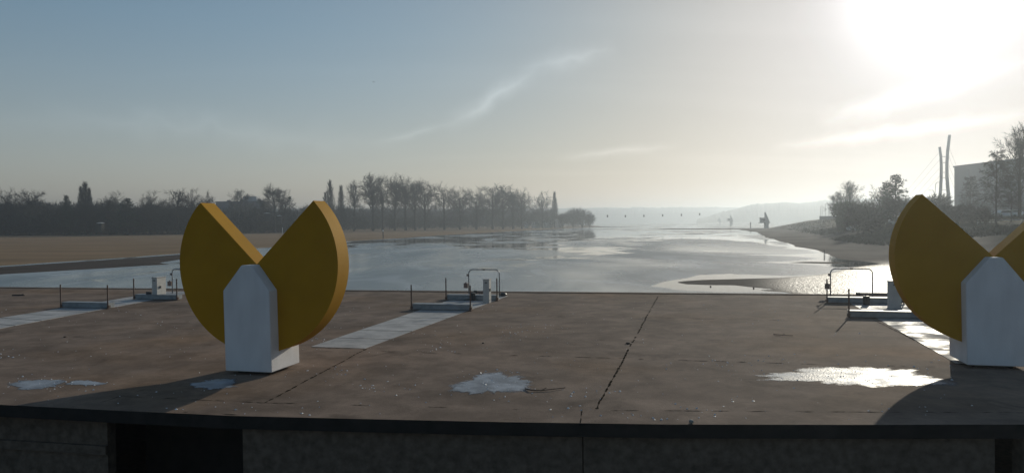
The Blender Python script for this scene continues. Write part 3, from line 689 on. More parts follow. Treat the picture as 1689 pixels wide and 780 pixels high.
def crumbs():
    r_ = random.Random(5); bm = bmesh.new(); cl = []
    for _ in range(60): cl.append((r_.uniform(-40, 1560), r_.uniform(500, 690)))
    def one(px, py, s):
        if py > float(np.interp(px, [0, 390, 1100], [664, 682, 696])): return
        p = at(px, py)
        n = r_.randint(3, 5); a0 = r_.uniform(0, 6.28); hgt = s * r_.uniform(0.25, 0.8)
        base = [bm.verts.new((p.x + s * r_.uniform(.5, 1) * math.cos(a0 + 6.283 * i / n), p.y + s * r_.uniform(.5, 1) * math.sin(a0 + 6.283 * i / n), 0.001)) for i in range(n)]
        top = bm.verts.new((p.x + r_.uniform(-.3, .3) * s, p.y + r_.uniform(-.3, .3) * s, hgt))
        for i in range(n): bm.faces.new((base[i], base[(i + 1) % n], top))
    for (cx, cy) in cl:
        for _ in range(r_.randint(2, 9)):
            py = cy + r_.gauss(0, 6)
            if py > 488 and py < 694: one(cx + r_.gauss(0, 28), py, r_.uniform(0.014, 0.042))
    for _ in range(420):
        px = r_.uniform(0, 1560); py = 492 + 200 * r_.random() ** 1.3
        if 300 < px < 600 and py < 500: continue
        one(px, py, r_.uniform(0.008, 0.026))
    for cx, cy, wx, n in ((812, 630, 60, 26), (1400, 620, 110, 70), (90, 634, 70, 40), (1180, 600, 60, 20), (640, 640, 50, 18), (740, 570, 40, 18), (880, 545, 60, 30)):
        for _ in range(n): one(cx + r_.gauss(0, wx * .6), cy + r_.gauss(0, 8), r_.uniform(0.014, 0.040))
    tag(bm_obj('ice_crumbs', bm, M['crumb']), 'white ice crumbs scattered over the terrace', 'ice crumbs', kind='stuff')
crumbs()

# ------------------------------------------------------------------ trees
class TB:
    def __init__(s, seed): s.r = random.Random(seed); s.v = []; s.f = []; s.tv = []; s.tf = []
    def seg(s, a, b, ra, rb, trunk, sides=3):
        V, Fc = (s.tv, s.tf) if trunk else (s.v, s.f)
        d = (b - a)
        if d.length < 1e-6: return
        d.normalize(); x = d.orthogonal().normalized(); y = d.cross(x); i0 = len(V)
        for p, r_ in ((a, ra), (b, rb)):
            for k in range(sides):
                t = 2 * math.pi * k / sides; V.append(p + x * (math.cos(t) * r_) + y * (math.sin(t) * r_))
        for k in range(sides):
            k2 = (k + 1) % sides; Fc.append((i0 + k, i0 + k2, i0 + sides + k2, i0 + sides + k))
    def twig(s, a, b, w):
        d = (b - a); o = d.cross(Vector((s.r.gauss(0, 1), s.r.gauss(0, 1), s.r.gauss(0, 1))))
        if o.length < 1e-6: return
        o = o.normalized() * w * .5; i0 = len(s.v); s.v += [a + o, a - o, b]; s.f.append((i0, i0 + 1, i0 + 2))
    def rv(s): return Vector((s.r.gauss(0, 1), s.r.gauss(0, 1), s.r.gauss(0, 1)))
    def grow(s, p, d, L_, r0, lvl, P_):
        """one limb: bends upward, gives off side limbs, ends in twigs"""
        n = P_['n'][min(lvl, len(P_['n']) - 1)]; step = L_ / n; rr_ = r0
        for i in range(n):
            d = (d + s.rv() * P_['wob'] + Vector((0, 0, P_['up'])) + P_.get('lean', Vector((0, 0, 0)))).normalized()
            q = p + d * step; r1 = max(r0 * (1 - (i + 1) / n * 0.75), P_['tw'] * 0.5)
            s.seg(p, q, rr_, r1, False, 4 if lvl < 2 else 3); rr_ = r1; p = q
            if lvl < P_['depth']:
                if i >= (1 if lvl == 0 else 0):
                    for _ in range(P_['br'][min(lvl, len(P_['br']) - 1)]):
                        o = s.rv(); o = (o - d * o.dot(d)).normalized()
                        dd = (d * math.cos(P_['ang']) + o * math.sin(P_['ang'])).normalized()
                        s.grow(p, dd, L_ * P_['dec'] * s.r.uniform(0.6, 1.1), r1 * 0.6, lvl + 1, P_)
            else:
                for _ in range(P_['tn']):
                    dd = (d + s.rv() * 0.55 + Vector((0, 0, P_.get('tup', 0.1)))).normalized()
                    s.twig(p, p + dd * P_['tl'] * s.r.uniform(.5, 1.2), P_['tw'])
    def meshes(s, name):
        out = []
        for nm, V, Fc in (('trunk', s.tv, s.tf), ('crown', s.v, s.f)):
            me = bpy.data.meshes.new(name + '_' + nm); me.from_pydata([tuple(v) for v in V], [], Fc); me.update(); out.append(me)
        return out
def trunk_path(t, h, r0, r1, lean=0.0, n=6, curve=0.02):
    pts = [Vector((0, 0, -0.4))]
    for i in range(1, n + 1):
        k = i / n; pts.append(Vector((lean * h * k * k + t.r.uniform(-1, 1) * curve * h * .3, t.r.uniform(-1, 1) * curve * h * .3, h * k)))
    for i in range(n): t.seg(pts[i], pts[i + 1], r0 + (r1 - r0) * i / n, r0 + (r1 - r0) * (i + 1) / n, True, 7)
    return pts
def broad(seed, Ht=1.0, clear=0.35, spread=0.9, lean=0.0, tw=0.08, tn=1, dens=1.0, rise=1.0):
    """bare broad crown; unit height about 20 m"""
    t = TB(seed); Hh = 20.0 * Ht
    tp = trunk_path(t, Hh * 0.74, 0.48, 0.26, lean)
    n = int(17 * dens)
    for i in range(n):
        k = clear + (1 - clear) * (i + t.r.random()) / n * 0.98; pass
        # point on trunk
        kk = min(0.999, k) * (len(tp) - 1); j = int(kk); p = tp[j].lerp(tp[min(j + 1, len(tp) - 1)], kk - j)
        a = i * 2.4 + t.r.uniform(-.5, .5); up_ = (0.45 + 1.0 * k) * rise
        d = Vector((math.cos(a) * spread, math.sin(a) * spread, up_)).normalized()
        Ln = Hh * (0.27 + 0.09 * t.r.random()) * (1.15 - 0.35 * k)
        t.grow(p, d, Ln, 0.17, 0, dict(n=[6, 4, 3], wob=0.17, up=0.05, depth=2, br=[1, 2], ang=R(44), dec=0.55, tn=tn, tl=1.6, tw=tw, lean=Vector((lean * .1, 0, 0))))
    return t
def poplar(seed, w=0.10):
    t = TB(seed); Hh = 20.0; tp = trunk_path(t, Hh * 0.9, 0.38, 0.06, 0, 8, 0.01)
    for i in range(46):
        k = 0.10 + 0.88 * i / 46; kk = k * (len(tp) - 1); j = int(kk); p = tp[j].lerp(tp[min(j + 1, len(tp) - 1)], kk - j)
        a = i * 2.4; d = Vector((math.cos(a) * .62, math.sin(a) * .62, 1)).normalized()
        t.grow(p, d, Hh * w * 2.9 * (1.1 - 0.95 * k), 0.06, 1, dict(n=[4, 4, 3], wob=0.09, up=0.16, depth=2, br=[2, 2], ang=R(28), dec=0.5, tn=2, tl=1.3, tw=0.09, tup=.6))
    return t
def birch(seed):
    t = TB(seed); Hh = 20.0; tp = trunk_path(t, Hh * 0.9, 0.26, 0.05, 0.01, 8, 0.01)
    for i in range(40):
        k = 0.22 + 0.76 * i / 40; kk = k * (len(tp) - 1); j = int(kk); p = tp[j].lerp(tp[min(j + 1, len(tp) - 1)], kk - j)
        a = i * 2.4; d = Vector((math.cos(a), math.sin(a), 0.9)).normalized()
        t.grow(p, d, Hh * 0.24 * (1.15 - 0.8 * k), 0.05, 1, dict(n=[5, 5, 4], wob=0.10, up=-0.10, depth=2, br=[2, 2], ang=R(35), dec=0.55, tn=4, tl=0.9, tw=0.05, tup=-1.2))
    return t
def bush(seed, n=2600, w=1.0, h=1.0, tw=0.16, tl=1.3, hollow=0.0):
    """rounded thicket of stems and twigs, unit: 10 m wide, 8 m high"""
    t = TB(seed); t.seg(Vector((0, 0, -.4)), Vector((0, 0, 3)), .22, .1, True, 6)
    for k in range(7):
        a = k * .9; t.seg(Vector((0, 0, .3)), Vector((math.cos(a) * 2.4 * w, math.sin(a) * 2.4 * w, 4.5 * h)), .12, .05, True, 4)
    lobes = [(Vector((t.r.uniform(-3.0, 3.0) * w, t.r.uniform(-3, 3) * w, t.r.uniform(2.0, 5.4) * h)), t.r.uniform(1.3, 2.5)) for _ in range(16)]
    for _ in range(n):
        c_, r_ = t.r.choice(lobes); o = t.rv().normalized() * r_ * t.r.random() ** 0.4
        p = c_ + Vector((o.x, o.y, o.z)); p.z = max(0.1, p.z)
        d = (o.normalized() * .7 + t.rv() * .5 + Vector((0, 0, .5))).normalized(); t.twig(p, p + d * tl * t.r.uniform(.5, 1.2), tw)
    return t
def conifer(seed, layers=26, spread=4.0, Ht=14.0, irregular=0.35):
    t = TB(seed); t.seg(Vector((0, 0, -.4)), Vector((0, 0, Ht * .98)), .28, .04, True, 7)
    for i in range(layers):
        k = 0.22 + 0.78 * i / layers; z = Ht * k; Lr = spread * (1 - k) ** 0.75 + 0.35
        for b in range(7):
            if t.r.random() < 0.18: continue
            a = b * .9 + i * .7 + t.r.uniform(-.3, .3); L_ = Lr * (1 + t.r.uniform(-irregular, irregular))
            d = Vector((math.cos(a), math.sin(a), t.r.uniform(0.0, .3))); q = Vector((0, 0, z)); e = q + d * L_
            t.seg(q, e, .05, .02, False, 3)
            for _ in range(int(11 * L_ / 2) + 6):
                u = t.r.uniform(.2, 1.05); p = q.lerp(e, u) + t.rv() * .16
                t.twig(p, p + (d * .5 + t.rv() * .5 + Vector((0, 0, .12))).normalized() * t.r.uniform(.35, .8), .24)
    return t
PROTO = {}
def proto(key, t, crown='twig'):
    a, b = t.meshes(key); a.materials.append(M['bark']); b.materials.append(M[crown]); PROTO[key] = (a, b)
proto('broadA', broad(1, clear=.28)); proto('broadB', broad(2, clear=.45, spread=.7)); proto('broadC', broad(3, clear=.22, spread=1.1)); proto('fan', broad(4, clear=.42, spread=1.0, rise=1.1, dens=.8))
proto('tallA', broad(5, clear=.40, spread=.55, dens=1.1)); proto('tallB', broad(6, clear=.35, spread=.5, lean=.05)); proto('lean', broad(8, clear=.4, spread=.6, lean=-.12, dens=.8))
proto('nest', broad(10, clear=.35, spread=1.1, dens=1.0, tn=2)); proto('poplar', poplar(11)); proto('poplarB', poplar(12, .08)); proto('birch', birch(13))
proto('fine', broad(15, clear=.25, spread=.8, tw=.05, tn=3, dens=1.2))
proto('bushA', bush(20)); proto('bushB', bush(21)); proto('everbush', bush(22, 5200, tw=.3, tl=.9), 'ever'); proto('conifer', conifer(23), 'ever'); proto('pine', conifer(24, 20, 5.4, 14, .5), 'ever')
HT = {'broadA': 0, 'broadB': 0}
for k_, (a_, b_) in PROTO.items(): HT[k_] = float(np.percentile([v.co.z for v in b_.vertices], 99.8 if 'bush' in k_ else 98.5))
def tree(kind, px, top, Y, label, name='bare_tree', cat='tree', group=None, rz=None, sx=1.0, zbase=None):
    """place a tree: px its trunk column, top the height its crown reaches, Y its distance"""
    p = atY(px, top, Y); zb = ter_z(p.x, Y) if zbase is None else zbase
    s = (p.z - zb) / HT[kind]
    e = empty(name, (p.x, Y, zb - 0.05), rnd.uniform(0, 6.28) if rz is None else rz, label, cat, group)
    e.scale = (s * sx, s * sx, s)
    for nm, me in zip(('trunk', 'crown'), PROTO[kind]):
        o = bpy.data.objects.new(nm, me); col.objects.link(o); o.parent = e
    return e, s
G1 = 'tall bare trees rising from the wood on the left bank'
row = [('lean', 583, 302, 440, 'lone bare tree leaning left, first of the tall row right of the two poplars', .8),
 ('tallA', 614, 291, 450, 'tallest bare tree of the left bank, its crown reaching highest above the row', .8),
 ('broadB', 630, 299.5, 455, 'bare tree close against the right side of the tallest tree', .8),
 ('tallB', 650, 294, 460, 'tall slim bare tree with clear trunk, second peak of the row', .85),
 ('broadB', 668, 295.5, 465, 'tall bare tree in the densest middle of the row', .95),
 ('tallA', 684, 299.5, 468, 'bare tree squeezed between two broader crowns of the row', .8),
 ('broadA', 700, 305, 470, 'bare tree ending the dense group, just before the gap and fan-shaped tree', .85),
 ('fan', 732, 308, 480, 'single bare tree spreading like an open fan above a clear trunk', .95),
 ('broadA', 758, 314, 490, 'lower bare tree right beside the fan-shaped tree', .95),
 ('broadC', 785, 314, 500, 'round bare crown standing between two gaps, right of the fan-shaped tree', .95),
 ('broadA', 812, 309, 510, 'first broad crown of the rounded clump at the right end of the row', 1.0),
 ('broadC', 829, 309.5, 512, 'middle crown of the rounded clump, the highest there', 1.0),
 ('broadB', 846, 311, 515, 'bare tree in the rounded clump sloping down to the right', 1.1),
 ('broadC', 860, 314, 520, 'last and lowest crown on the right flank of the rounded clump', .95),
 ('broadC', 894, 319, 540, 'separate small bare tree just left of the last poplar', .85),
 ('nest', 452, 310, 400, 'bare tree dotted with dark mistletoe balls right of the flat building', 1.0),
 ('broadC', 470, 318, 402, 'lower bare tree leaning into the right side of the mistletoe tree', .7),
 ('fine', 397, 316, 470, 'hazy fine-twigged tree rising behind the flat dark building', .9),
 ('broadC', 10, 315, 330, 'broad bare crown at the left edge of the photograph', 1.1),
 ('broadA', 48, 317, 340, 'second broad bare crown from the left edge', 1.1),
 ('broadB', 180, 321, 350, 'wide bare crown right of the clustered poplars', 1.2),
 ('broadC', 248, 318, 355, 'bare crown with a flat top midway between poplars and yellow disc', 1.0),
 ('broadA', 292, 316, 360, 'bare crown left of the yellow disc tip', .9),
 ('broadC', 316, 315, 362, 'bare crown touching the left tip of the yellow disc', .9),
 ('broadB', 340, 320, 365, 'bare crown peeping behind the left tip of the yellow disc', .8)]
for kind, px, top, Y_, lab, sx in row:
    e, s = tree(kind, px, top, Y_, lab, group=G1, sx=sx * (1.3 if px > 600 else 1.1))
    if kind == 'nest':
        for bx, by in ((443.5, 316), (451.5, 318), (478, 326.5), (459, 331)):
            q = atY(bx, by, Y_ - 1); bm = bmesh.new(); bmesh.ops.create_icosphere(bm, subdivisions=2, radius=0.62)
            for v in bm.verts: v.co *= rnd.uniform(.75, 1.2)
            o = bm_obj('mistletoe', bm, M['mist'], e); o.matrix_parent_inverse = Matrix.Identity(4)
            inv = (Matrix.Translation(e.location) @ Matrix.Rotation(e.rotation_euler.z, 4, 'Z') @ Matrix.Diagonal((*e.scale, 1))).inverted(); o.location = inv @ q
for kind, px, top, Y_, lab, sx in [('poplar', 140, 303, 345, 'tallest columnar poplar of the left cluster', .8), ('poplarB', 133, 310, 346, 'shorter poplar on the left of its cluster', .8), ('poplar', 147, 312, 347, 'shorter poplar on the right of its cluster', .7),
 ('poplarB', 536, 319, 430, 'short poplar over the right tip of the yellow disc', .8), ('poplar', 544, 300, 432, 'tall pointed poplar right of the yellow disc tip', .75), ('poplarB', 562, 308, 434, 'slim poplar right of the tall pointed one', .8), ('poplar', 914.5, 318, 545, 'lone slim poplar at the end of the left bank row', .75)]:
    tree(kind, px, top, Y_, lab, 'poplar_tree', group='columnar poplars of the left bank', sx=sx)
for px, top, Y_, lab, s_ in [(109, 324, 335, 'small pointed dark conifer left of the poplar cluster', .7), (209, 329, 340, 'dark rounded conifer in the wood left of the yellow disc', 1.4)]:
    tree('conifer', px, top, Y_, lab, 'conifer_tree', sx=s_)
for px, top, Y_, lab, s_ in [(928, 350, 560, 'low bush right of the last poplar', .8), (960, 341.5, 570, 'broad dark bush at the tip of the left bank', 1.1), (945, 348, 565, 'lower bush between the two bushes at the bank tip', 1.0), (972, 352, 575, 'outermost bush overlooking the open lake', .6)]:
    tree('bushB', px, top, Y_, lab, 'bush', 'bush', 'bushes at the end of the left bank', sx=s_)

# the wood itself: one mass of trees and undergrowth
def woodland():
    r_ = np.random.RandomState(12); V = []; n_ = 0
    def clump(px, top, Y_, n, wid, tw, tl):
        p = atY(px, top, Y_); zb = ter_z(p.x, Y_) - 0.2; hgt = p.z - zb
        u = r_.normal(size=(n, 3)); u /= np.linalg.norm(u, axis=1)[:, None]; q = u * (r_.random_sample((n, 1)) ** 0.45)
        c_ = np.stack([p.x + q[:, 0] * wid, Y_ + q[:, 1] * wid, zb + hgt * (0.5 + 0.5 * q[:, 2])], 1)
        d = r_.normal(size=(n, 3)) * .6; d[:, 2] += .9; d /= np.linalg.norm(d, axis=1)[:, None]
        o = np.cross(d, r_.normal(size=(n, 3))); o /= np.linalg.norm(o, axis=1)[:, None] + 1e-9; o *= tw * .5
        L_ = tl * r_.uniform(.5, 1.3, (n, 1)); tri = np.stack([c_ + o, c_ - o, c_ + d * L_], 1)
        V.append(tri.reshape(-1, 3))
    tops = [(-400, 333), (0, 333), (60, 333), (110, 336), (160, 333), (230, 336), (300, 336), (360, 341), (430, 344), (480, 343), (520, 338), (560, 339), (620, 339), (700, 340), (760, 340), (820, 339), (870, 341), (910, 347), (930, 351)]
    px = -420.0
    while px < 918:
        Yb = float(np.interp(px, [-400, 0, 350, 600, 980], [300, 330, 370, 455, 570])) + 95 * float(np.clip((px - 520) / 80, 0, 1))
        tp = float(np.interp(px, [a for a, b in tops], [b for a, b in tops]))
        for layer in range(3):
            clump(px + r_.uniform(-6, 6), tp + r_.uniform(-4, 9) + (0, 2, 7)[2 - layer], Yb + 12 + layer * 16 + r_.uniform(-5, 5), 520, r_.uniform(3.5, 6.0), 0.34, 2.6)
        clump(px + r_.uniform(-4, 4), tp + r_.uniform(14, 26), Yb + r_.uniform(-4, 6), 260, r_.uniform(2.5, 5), 0.32, 1.5)
        if px > 530:
            clump(px + r_.uniform(-4, 4), 350 + r_.uniform(-5, 9), Yb - 88 + r_.uniform(-6, 10), 240, r_.uniform(2.5, 6), 0.26, 1.6)
        px += r_.uniform(5, 9)
    V = np.concatenate(V); n = len(V)
    me = bpy.data.meshes.new('woodland'); me.vertices.add(n); me.vertices.foreach_set('co', V.astype(np.float32).ravel())
    me.loops.add(n); me.loops.foreach_set('vertex_index', np.arange(n, dtype=np.int32)); me.polygons.add(n // 3); me.polygons.foreach_set('loop_start', np.arange(0, n, 3, dtype=np.int32))
    me.update(calc_edges=True)
    tag(link('woodland', me, M['wood']), 'dense leafless wood and undergrowth along the left bank', 'wood', kind='stuff')
woodland()

# right bank planting
def rt(kind, px, top, Y_, lab, name, cat, sx=1.0, group=None): return tree(kind, px, top, Y_, lab, name, cat, group, sx=sx)
rt('fine', 1402, 302, 235, 'broad round bare tree behind the low flagpole wall', 'bare_tree', 'tree', 1.05)
rt('fine', 1381, 318, 238, 'smaller bare crown on the left flank of the broad round tree', 'bare_tree', 'tree', .9)
rt('everbush', 1398, 331, 190, 'round dark bush in front of the broad bare tree', 'bush', 'bush', .75)
rt('bushB', 1437, 327, 165, 'large dark thicket on the slope between round bush and pine', 'bush', 'bush', 1.0)
rt('bushA', 1426, 338, 150, 'lower thicket spilling down the slope towards the mud', 'bush', 'bush', 1.2)
rt('broadC', 1450, 309, 172, 'bare tree just left of the pine', 'bare_tree', 'tree', .9)
rt('pine', 1477, 290, 160, 'dark pine with layered boughs left of the right disc', 'pine_tree', 'tree', 1.0)
rt('pine', 1463, 303, 163, 'shorter pine leaning against the layered one', 'pine_tree', 'tree', .9)
rt('bushB', 1500, 322, 150, 'thicket right under the pine, cut by the disc edge', 'bush', 'bush', 1.2)
HG = 'thickets of the hedge behind the right disc'
for i, (px, top, Y_, lab, s_) in enumerate([(1532, 318, 170, 'hedge thicket over the tip of the right disc', 1.2), (1558, 334, 140, 'hedge thicket at the foot of the bridge pylon', 1.3), (1580, 334, 135, 'hedge thicket below the corner of the grey building', 1.3), (1604, 336, 128, 'hedge thicket in the middle of the disc notch', 1.3), (1626, 340, 120, 'hedge thicket left of the weeping birch', 1.2), (1525, 330, 145, 'low hedge thicket behind the arc of the right disc', 1.2)]):
    rt('bushA' if i % 2 else 'bushB', px, top, Y_, lab, 'hedge_bush', 'bush', s_, HG)
rt('birch', 1643, 250, 112, 'tall weeping birch in the notch of the right disc', 'birch_tree', 'tree', .9)
rt('birch', 1600, 292, 150, 'slender hazy birch before the grey building', 'birch_tree', 'tree', .9)
rt('fine', 1682, 214, 130, 'largest bare tree rising over the roof at the right edge', 'bare_tree', 'tree', .8)
rt('birch', 1668, 290, 118, 'small drooping birch right of the tall one', 'birch_tree', 'tree', 1.0)

def scrub():
    r_ = np.random.RandomState(77); n = 26000; px = r_.uniform(1285, 1800, n); D = np.exp(r_.uniform(math.log(88), math.log(330), n))
    X_ = (px - CXP) / F * D; Z_, _, _, dr_, _ = terrain_h(X_, D)
    k = (Z_ > W + 0.5) & (smooth_noise(X_, D, 61, 10, .05, .35) + r_.normal(0, .12, n) > -0.04)
    X_, D, Z_ = X_[k], D[k], Z_[k]; n = len(X_); tris = []
    for j in range(3):
        c_ = np.stack([X_ + r_.normal(0, .25, n), D + r_.normal(0, .25, n), Z_ - .05], 1)
        d = r_.normal(size=(n, 3)) * .45; d[:, 2] = 1; d *= r_.uniform(.15, .75, (n, 1)); o = np.stack([r_.uniform(.04, .14, n), r_.normal(0, .05, n), np.zeros(n)], 1)
        tris.append(np.stack([c_ + o, c_ - o, c_ + d], 1).reshape(-1, 3))
    V = np.concatenate(tris); m_ = len(V); me = bpy.data.meshes.new('scrub'); me.vertices.add(m_); me.vertices.foreach_set('co', V.astype(np.float32).ravel())
    me.loops.add(m_); me.loops.foreach_set('vertex_index', np.arange(m_, dtype=np.int32)); me.polygons.add(m_ // 3); me.polygons.foreach_set('loop_start', np.arange(0, m_, 3, dtype=np.int32)); me.update(calc_edges=True)
    tag(link('scrub', me, M['grass']), 'low dry scrub and grass tufts on the slope of the right bank', 'scrub', kind='stuff')
scrub()

# ------------------------------------------------------------------ buildings
def big_hall():
    x0, y0 = atY(1574, 300, 265).x, 265; zt = atY(1574, 274, 265).z; zb = 2.5
    e = empty('exhibition_hall', (x0, y0, zb), 0, 'big plain grey hall behind the birches at the right', 'building')
    ya = 150.0; xa = atY(1689, 262, 231).x
    k = (xa - x0) / (231 - y0)
    def PX(y): return x0 + k * (y - y0)
    q = [(PX(ya) - x0, ya - y0), (PX(ya) - x0 + 70, ya - y0), (70, 0), (0, 0)]
    bm = bmesh.new(); prism_xy(bm, q, 0, zt - zb - .5); bm_obj('wall', bm, M['bldg'], e)
    bm = bmesh.new(); q2 = [(q[0][0] - .3, q[0][1] - .3), (q[1][0] + .3, q[1][1] - .3), (q[2][0] + .3, .3), (-.3, .3)]; prism_xy(bm, q2, zt - zb - .498, zt - zb); bm_obj('roof', bm, M['bdark'], e)
    for i in range(9):
        y = y0 - 8 - i * 12; bm = bmesh.new(); box(bm, (PX(y) - x0 - .1, y - y0, 9), (.24, .3, 17)); bm_obj('panel_joint', bm, M['bdark'], e)
    for i in range(5):
        y = y0 - 14 - i * 20; bm = bmesh.new(); box(bm, (PX(y) - x0 - .1, y - y0, 3), (.3, 9, 2.2)); bm_obj('window', bm, M['glass'], e)
big_hall()
def flat_block():
    Y_ = 520; a = atY(356, 334, Y_); b = atY(435, 332, Y_); zb = 1.0; e = empty('apartment_block', (a.x, Y_, zb), 0, 'long flat dark building between the two tips of the yellow disc', 'building')
    L_ = b.x - a.x; h = atY(400, 333, Y_).z - zb
    bm = bmesh.new(); box(bm, (L_ / 2, 8, h / 2), (L_, 16, h)); bm_obj('wall', bm, M['bdark'], e)
    bm = bmesh.new(); box(bm, (L_ / 2, 8, h + .25), (L_ + .6, 16.6, .5)); bm_obj('roof', bm, M['bdark'], e)
    c0 = atY(402, 324.5, Y_ + 5); c1 = atY(424, 324.5, Y_ + 5); hh = c0.z - zb - h - .5
    bm = bmesh.new(); box(bm, ((c0.x + c1.x) / 2 - a.x, 7, h + .5 + hh / 2), (c1.x - c0.x, 7, hh)); bm_obj('roof_house', bm, M['bpale'], e)
    for fl in range(4):
        for i in range(12):
            bm = bmesh.new(); box(bm, (2 + i * (L_ - 4) / 11, -.03, 2.2 + fl * 3.2), (1.3, .1, 1.3)); bm_obj('window', bm, M['glass'], e)
    for x, s in ((.22 * L_, 1.0), (.50 * L_, 1.5), (.86 * L_, 1.6)):
        bm = bmesh.new(); box(bm, (x, 5, h + .5 + s / 2), (2.2, 2, s)); bm_obj('roof_vent', bm, M['bdark'], e)
flat_block()
def cabin(px, py, Y_, w, label):
    p = atY(px, py, Y_); zb = ter_z(p.x, Y_); h = 1.2; e = empty('cabin', (p.x, Y_, p.z - 1.6), 0.2, label, 'cabin')
    bm = bmesh.new(); box(bm, (0, 0, h / 2 - 1.5), (w, 4, h + 3)); bm_obj('wall', bm, M['wood'], e)
    bm = bmesh.new(); prism_xz(bm, [(-w / 2 - .3, h), (w / 2 + .3, h), (0, h + .4)], -2.3, 2.3); bm_obj('roof', bm, M['wpaint'], e)
    bm = bmesh.new(); box(bm, (w * .2, -2.01, .5), (.6, .1, .5)); bm_obj('window', bm, M['glass'], e)
cabin(441, 351, 394, 3, 'pale cabin with a white roof in the wood between the disc tips')
cabin(461, 355, 394, 2, 'smaller pale cabin right of the first, in the wood')
cabin(166, 367, 338, 1.8, 'single small white cabin in the wood at the left')
# made-up boats, added to carry a bright sun glint on the bank
for i, (x0, x1, y) in enumerate([(864, 872, 368.3), (876, 891, 367.8), (893, 910, 367.2), (915, 929, 366.8)]):
    Y_ = 560 + i * 6; a = atY(x0, y, Y_); b = atY(x1, y, Y_); z = ter_z(a.x, Y_); L_ = b.x - a.x
    e = empty('jetty_boat', (a.x, Y_, z), 0.05, ['short white boat, leftmost of the row laid up on the left bank', 'white boat second from the left on the bank below the lone poplar', 'longest white boat glinting below the lone poplar', 'rightmost white boat of the row on the left bank'][i], 'boat', 'white boats laid up on the left bank')
    bm = bmesh.new(); n = 8; hp = max(.5, a.z - z)
    st = [(0, .15), (.1, .8), (.35, 1.2), (.7, 1.25), (1, .95)]
    top = [(t * L_, -w * 1.0) for t, w in st] + [(t * L_, w) for t, w in st[::-1]]
    lo = [(t * L_ * .9 + L_ * .05, -w * .55) for t, w in st] + [(t * L_ * .9 + L_ * .05, w * .55) for t, w in st[::-1]]
    va = [bm.verts.new((x, y_, 0.1)) for x, y_ in lo]; vb = [bm.verts.new((x, y_, hp)) for x, y_ in top]
    bm.faces.new(va[::-1]); bm.faces.new(vb); nn = len(va)
    for k in range(nn): bm.faces.new((va[k], va[(k + 1) % nn], vb[(k + 1) % nn], vb[k]))
    bm_obj('hull', bm, M['wpaint'], e)
    bm = bmesh.new(); nP = max(2, int(L_ / 1.6))
    for k in range(nP):   # ribbed cover, each rib tilted to throw a sun glint at the camera
        x0_ = L_ * .08 + k * L_ * .86 / nP; w_ = L_ * .8 / nP
        v = [bm.verts.new(q_) for q_ in ((x0_, -.35, hp + .9), (x0_, .9, hp + .9), (x0_ + w_, 1.1, hp + .05), (x0_ + w_, -1.1, hp + .05), (x0_, -1.1, hp + .05), (x0_, 1.1, hp + .05))]
        for q_ in ((0, 3, 2, 1), (0, 4, 3), (1, 2, 5), (0, 1, 5, 4), (4, 5, 2, 3)): bm.faces.new([v[i_] for i_ in q_])
    bm_obj('cover', bm, M['tarp'], e)

# ------------------------------------------------------------------ judges' towers, marker posts, lane boards
def tower(px, py, Y_, s, label, zb=None):
    p = at(px, py, W) if Y_ is None else atY(px, py, Y_)
    o = empty('judges_tower', (p.x, p.y, W - .2), 0, label, 'tower', 'concrete judges towers by the lake'); o.scale = (s, s, s)
    bm = bmesh.new(); box(bm, (0, 0, 1.9), (2.2, 2.4, 3.8)); bm_obj('shaft', bm, M['tower'], o)
    bm = bmesh.new(); box(bm, (-2.3, 0, 5.2), (2.6, 3.4, 2.9)); box(bm, (-2.9, 0, 3.66), (3.4, 3.8, .22)); box(bm, (-2.4, 0, 6.78), (3.2, 3.8, .24)); bm_obj('cabin_room', bm, M['tower'], o)
    bm = bmesh.new(); box(bm, (-2.3, -1.73, 5.5), (2.0, .08, 1.1)); bm_obj('window', bm, M['glass'], o)
    bm = bmesh.new(); prism_xz(bm, [(-.98, 3.802), (2.3, 3.3), (2.0, 3.9), (-.55, 10.4), (-1.0, 10.0)], -.6, .6); bm_obj('fin', bm, M['tower'], o)
    return o
tower(1264, 376.6, None, 0.86, 'nearer dark tower with a jutting cabin and a pointed fin by the spit')
t2 = tower(1206, 370.0, None, 0.98, 'farther hazy tower out on the lake left of the dark one')
cabz = atY(1186, 362, 1150)
tower(1187, 367.8, None, 0.9, 'faintest tower farthest off, left of the other two')
def post(px, py, r, h, label, top=None, m_='rust', zb=W):
    p = at(px, py, zb); o = empty('marker_post', (p.x, p.y, zb), 0, label, 'post')
    bm = bmesh.new(); tube(bm, [(0, 0, -.4), (0, 0, h)], r, 8); bm_obj('pole', bm, M[m_], o)
    if top: bm = bmesh.new(); tube(bm, [(0, 0, h + .003), (0, 0, h + top)], r * 1.25, 8); bm_obj('cap', bm, M['wpaint'], o)
    return o
post(632, 394, .16, 2.3, 'dark post with a white cap standing on the left sand bank', .5, 'black')
post(793, 375.5, .22, 4.3, 'thin white post far along the left sand bank', None, 'wpaint')
post(466, 387, .16, 3.6, 'white post in front of the wood in the notch of the left disc', None, 'wpaint')
post(1238, 375.4, .34, 3.3, 'stout dark post in the water left of the nearer tower', None, 'black')
post(1359.5, 421, .06, .7, 'little stake on the mud shore of the right bank', None, 'black')
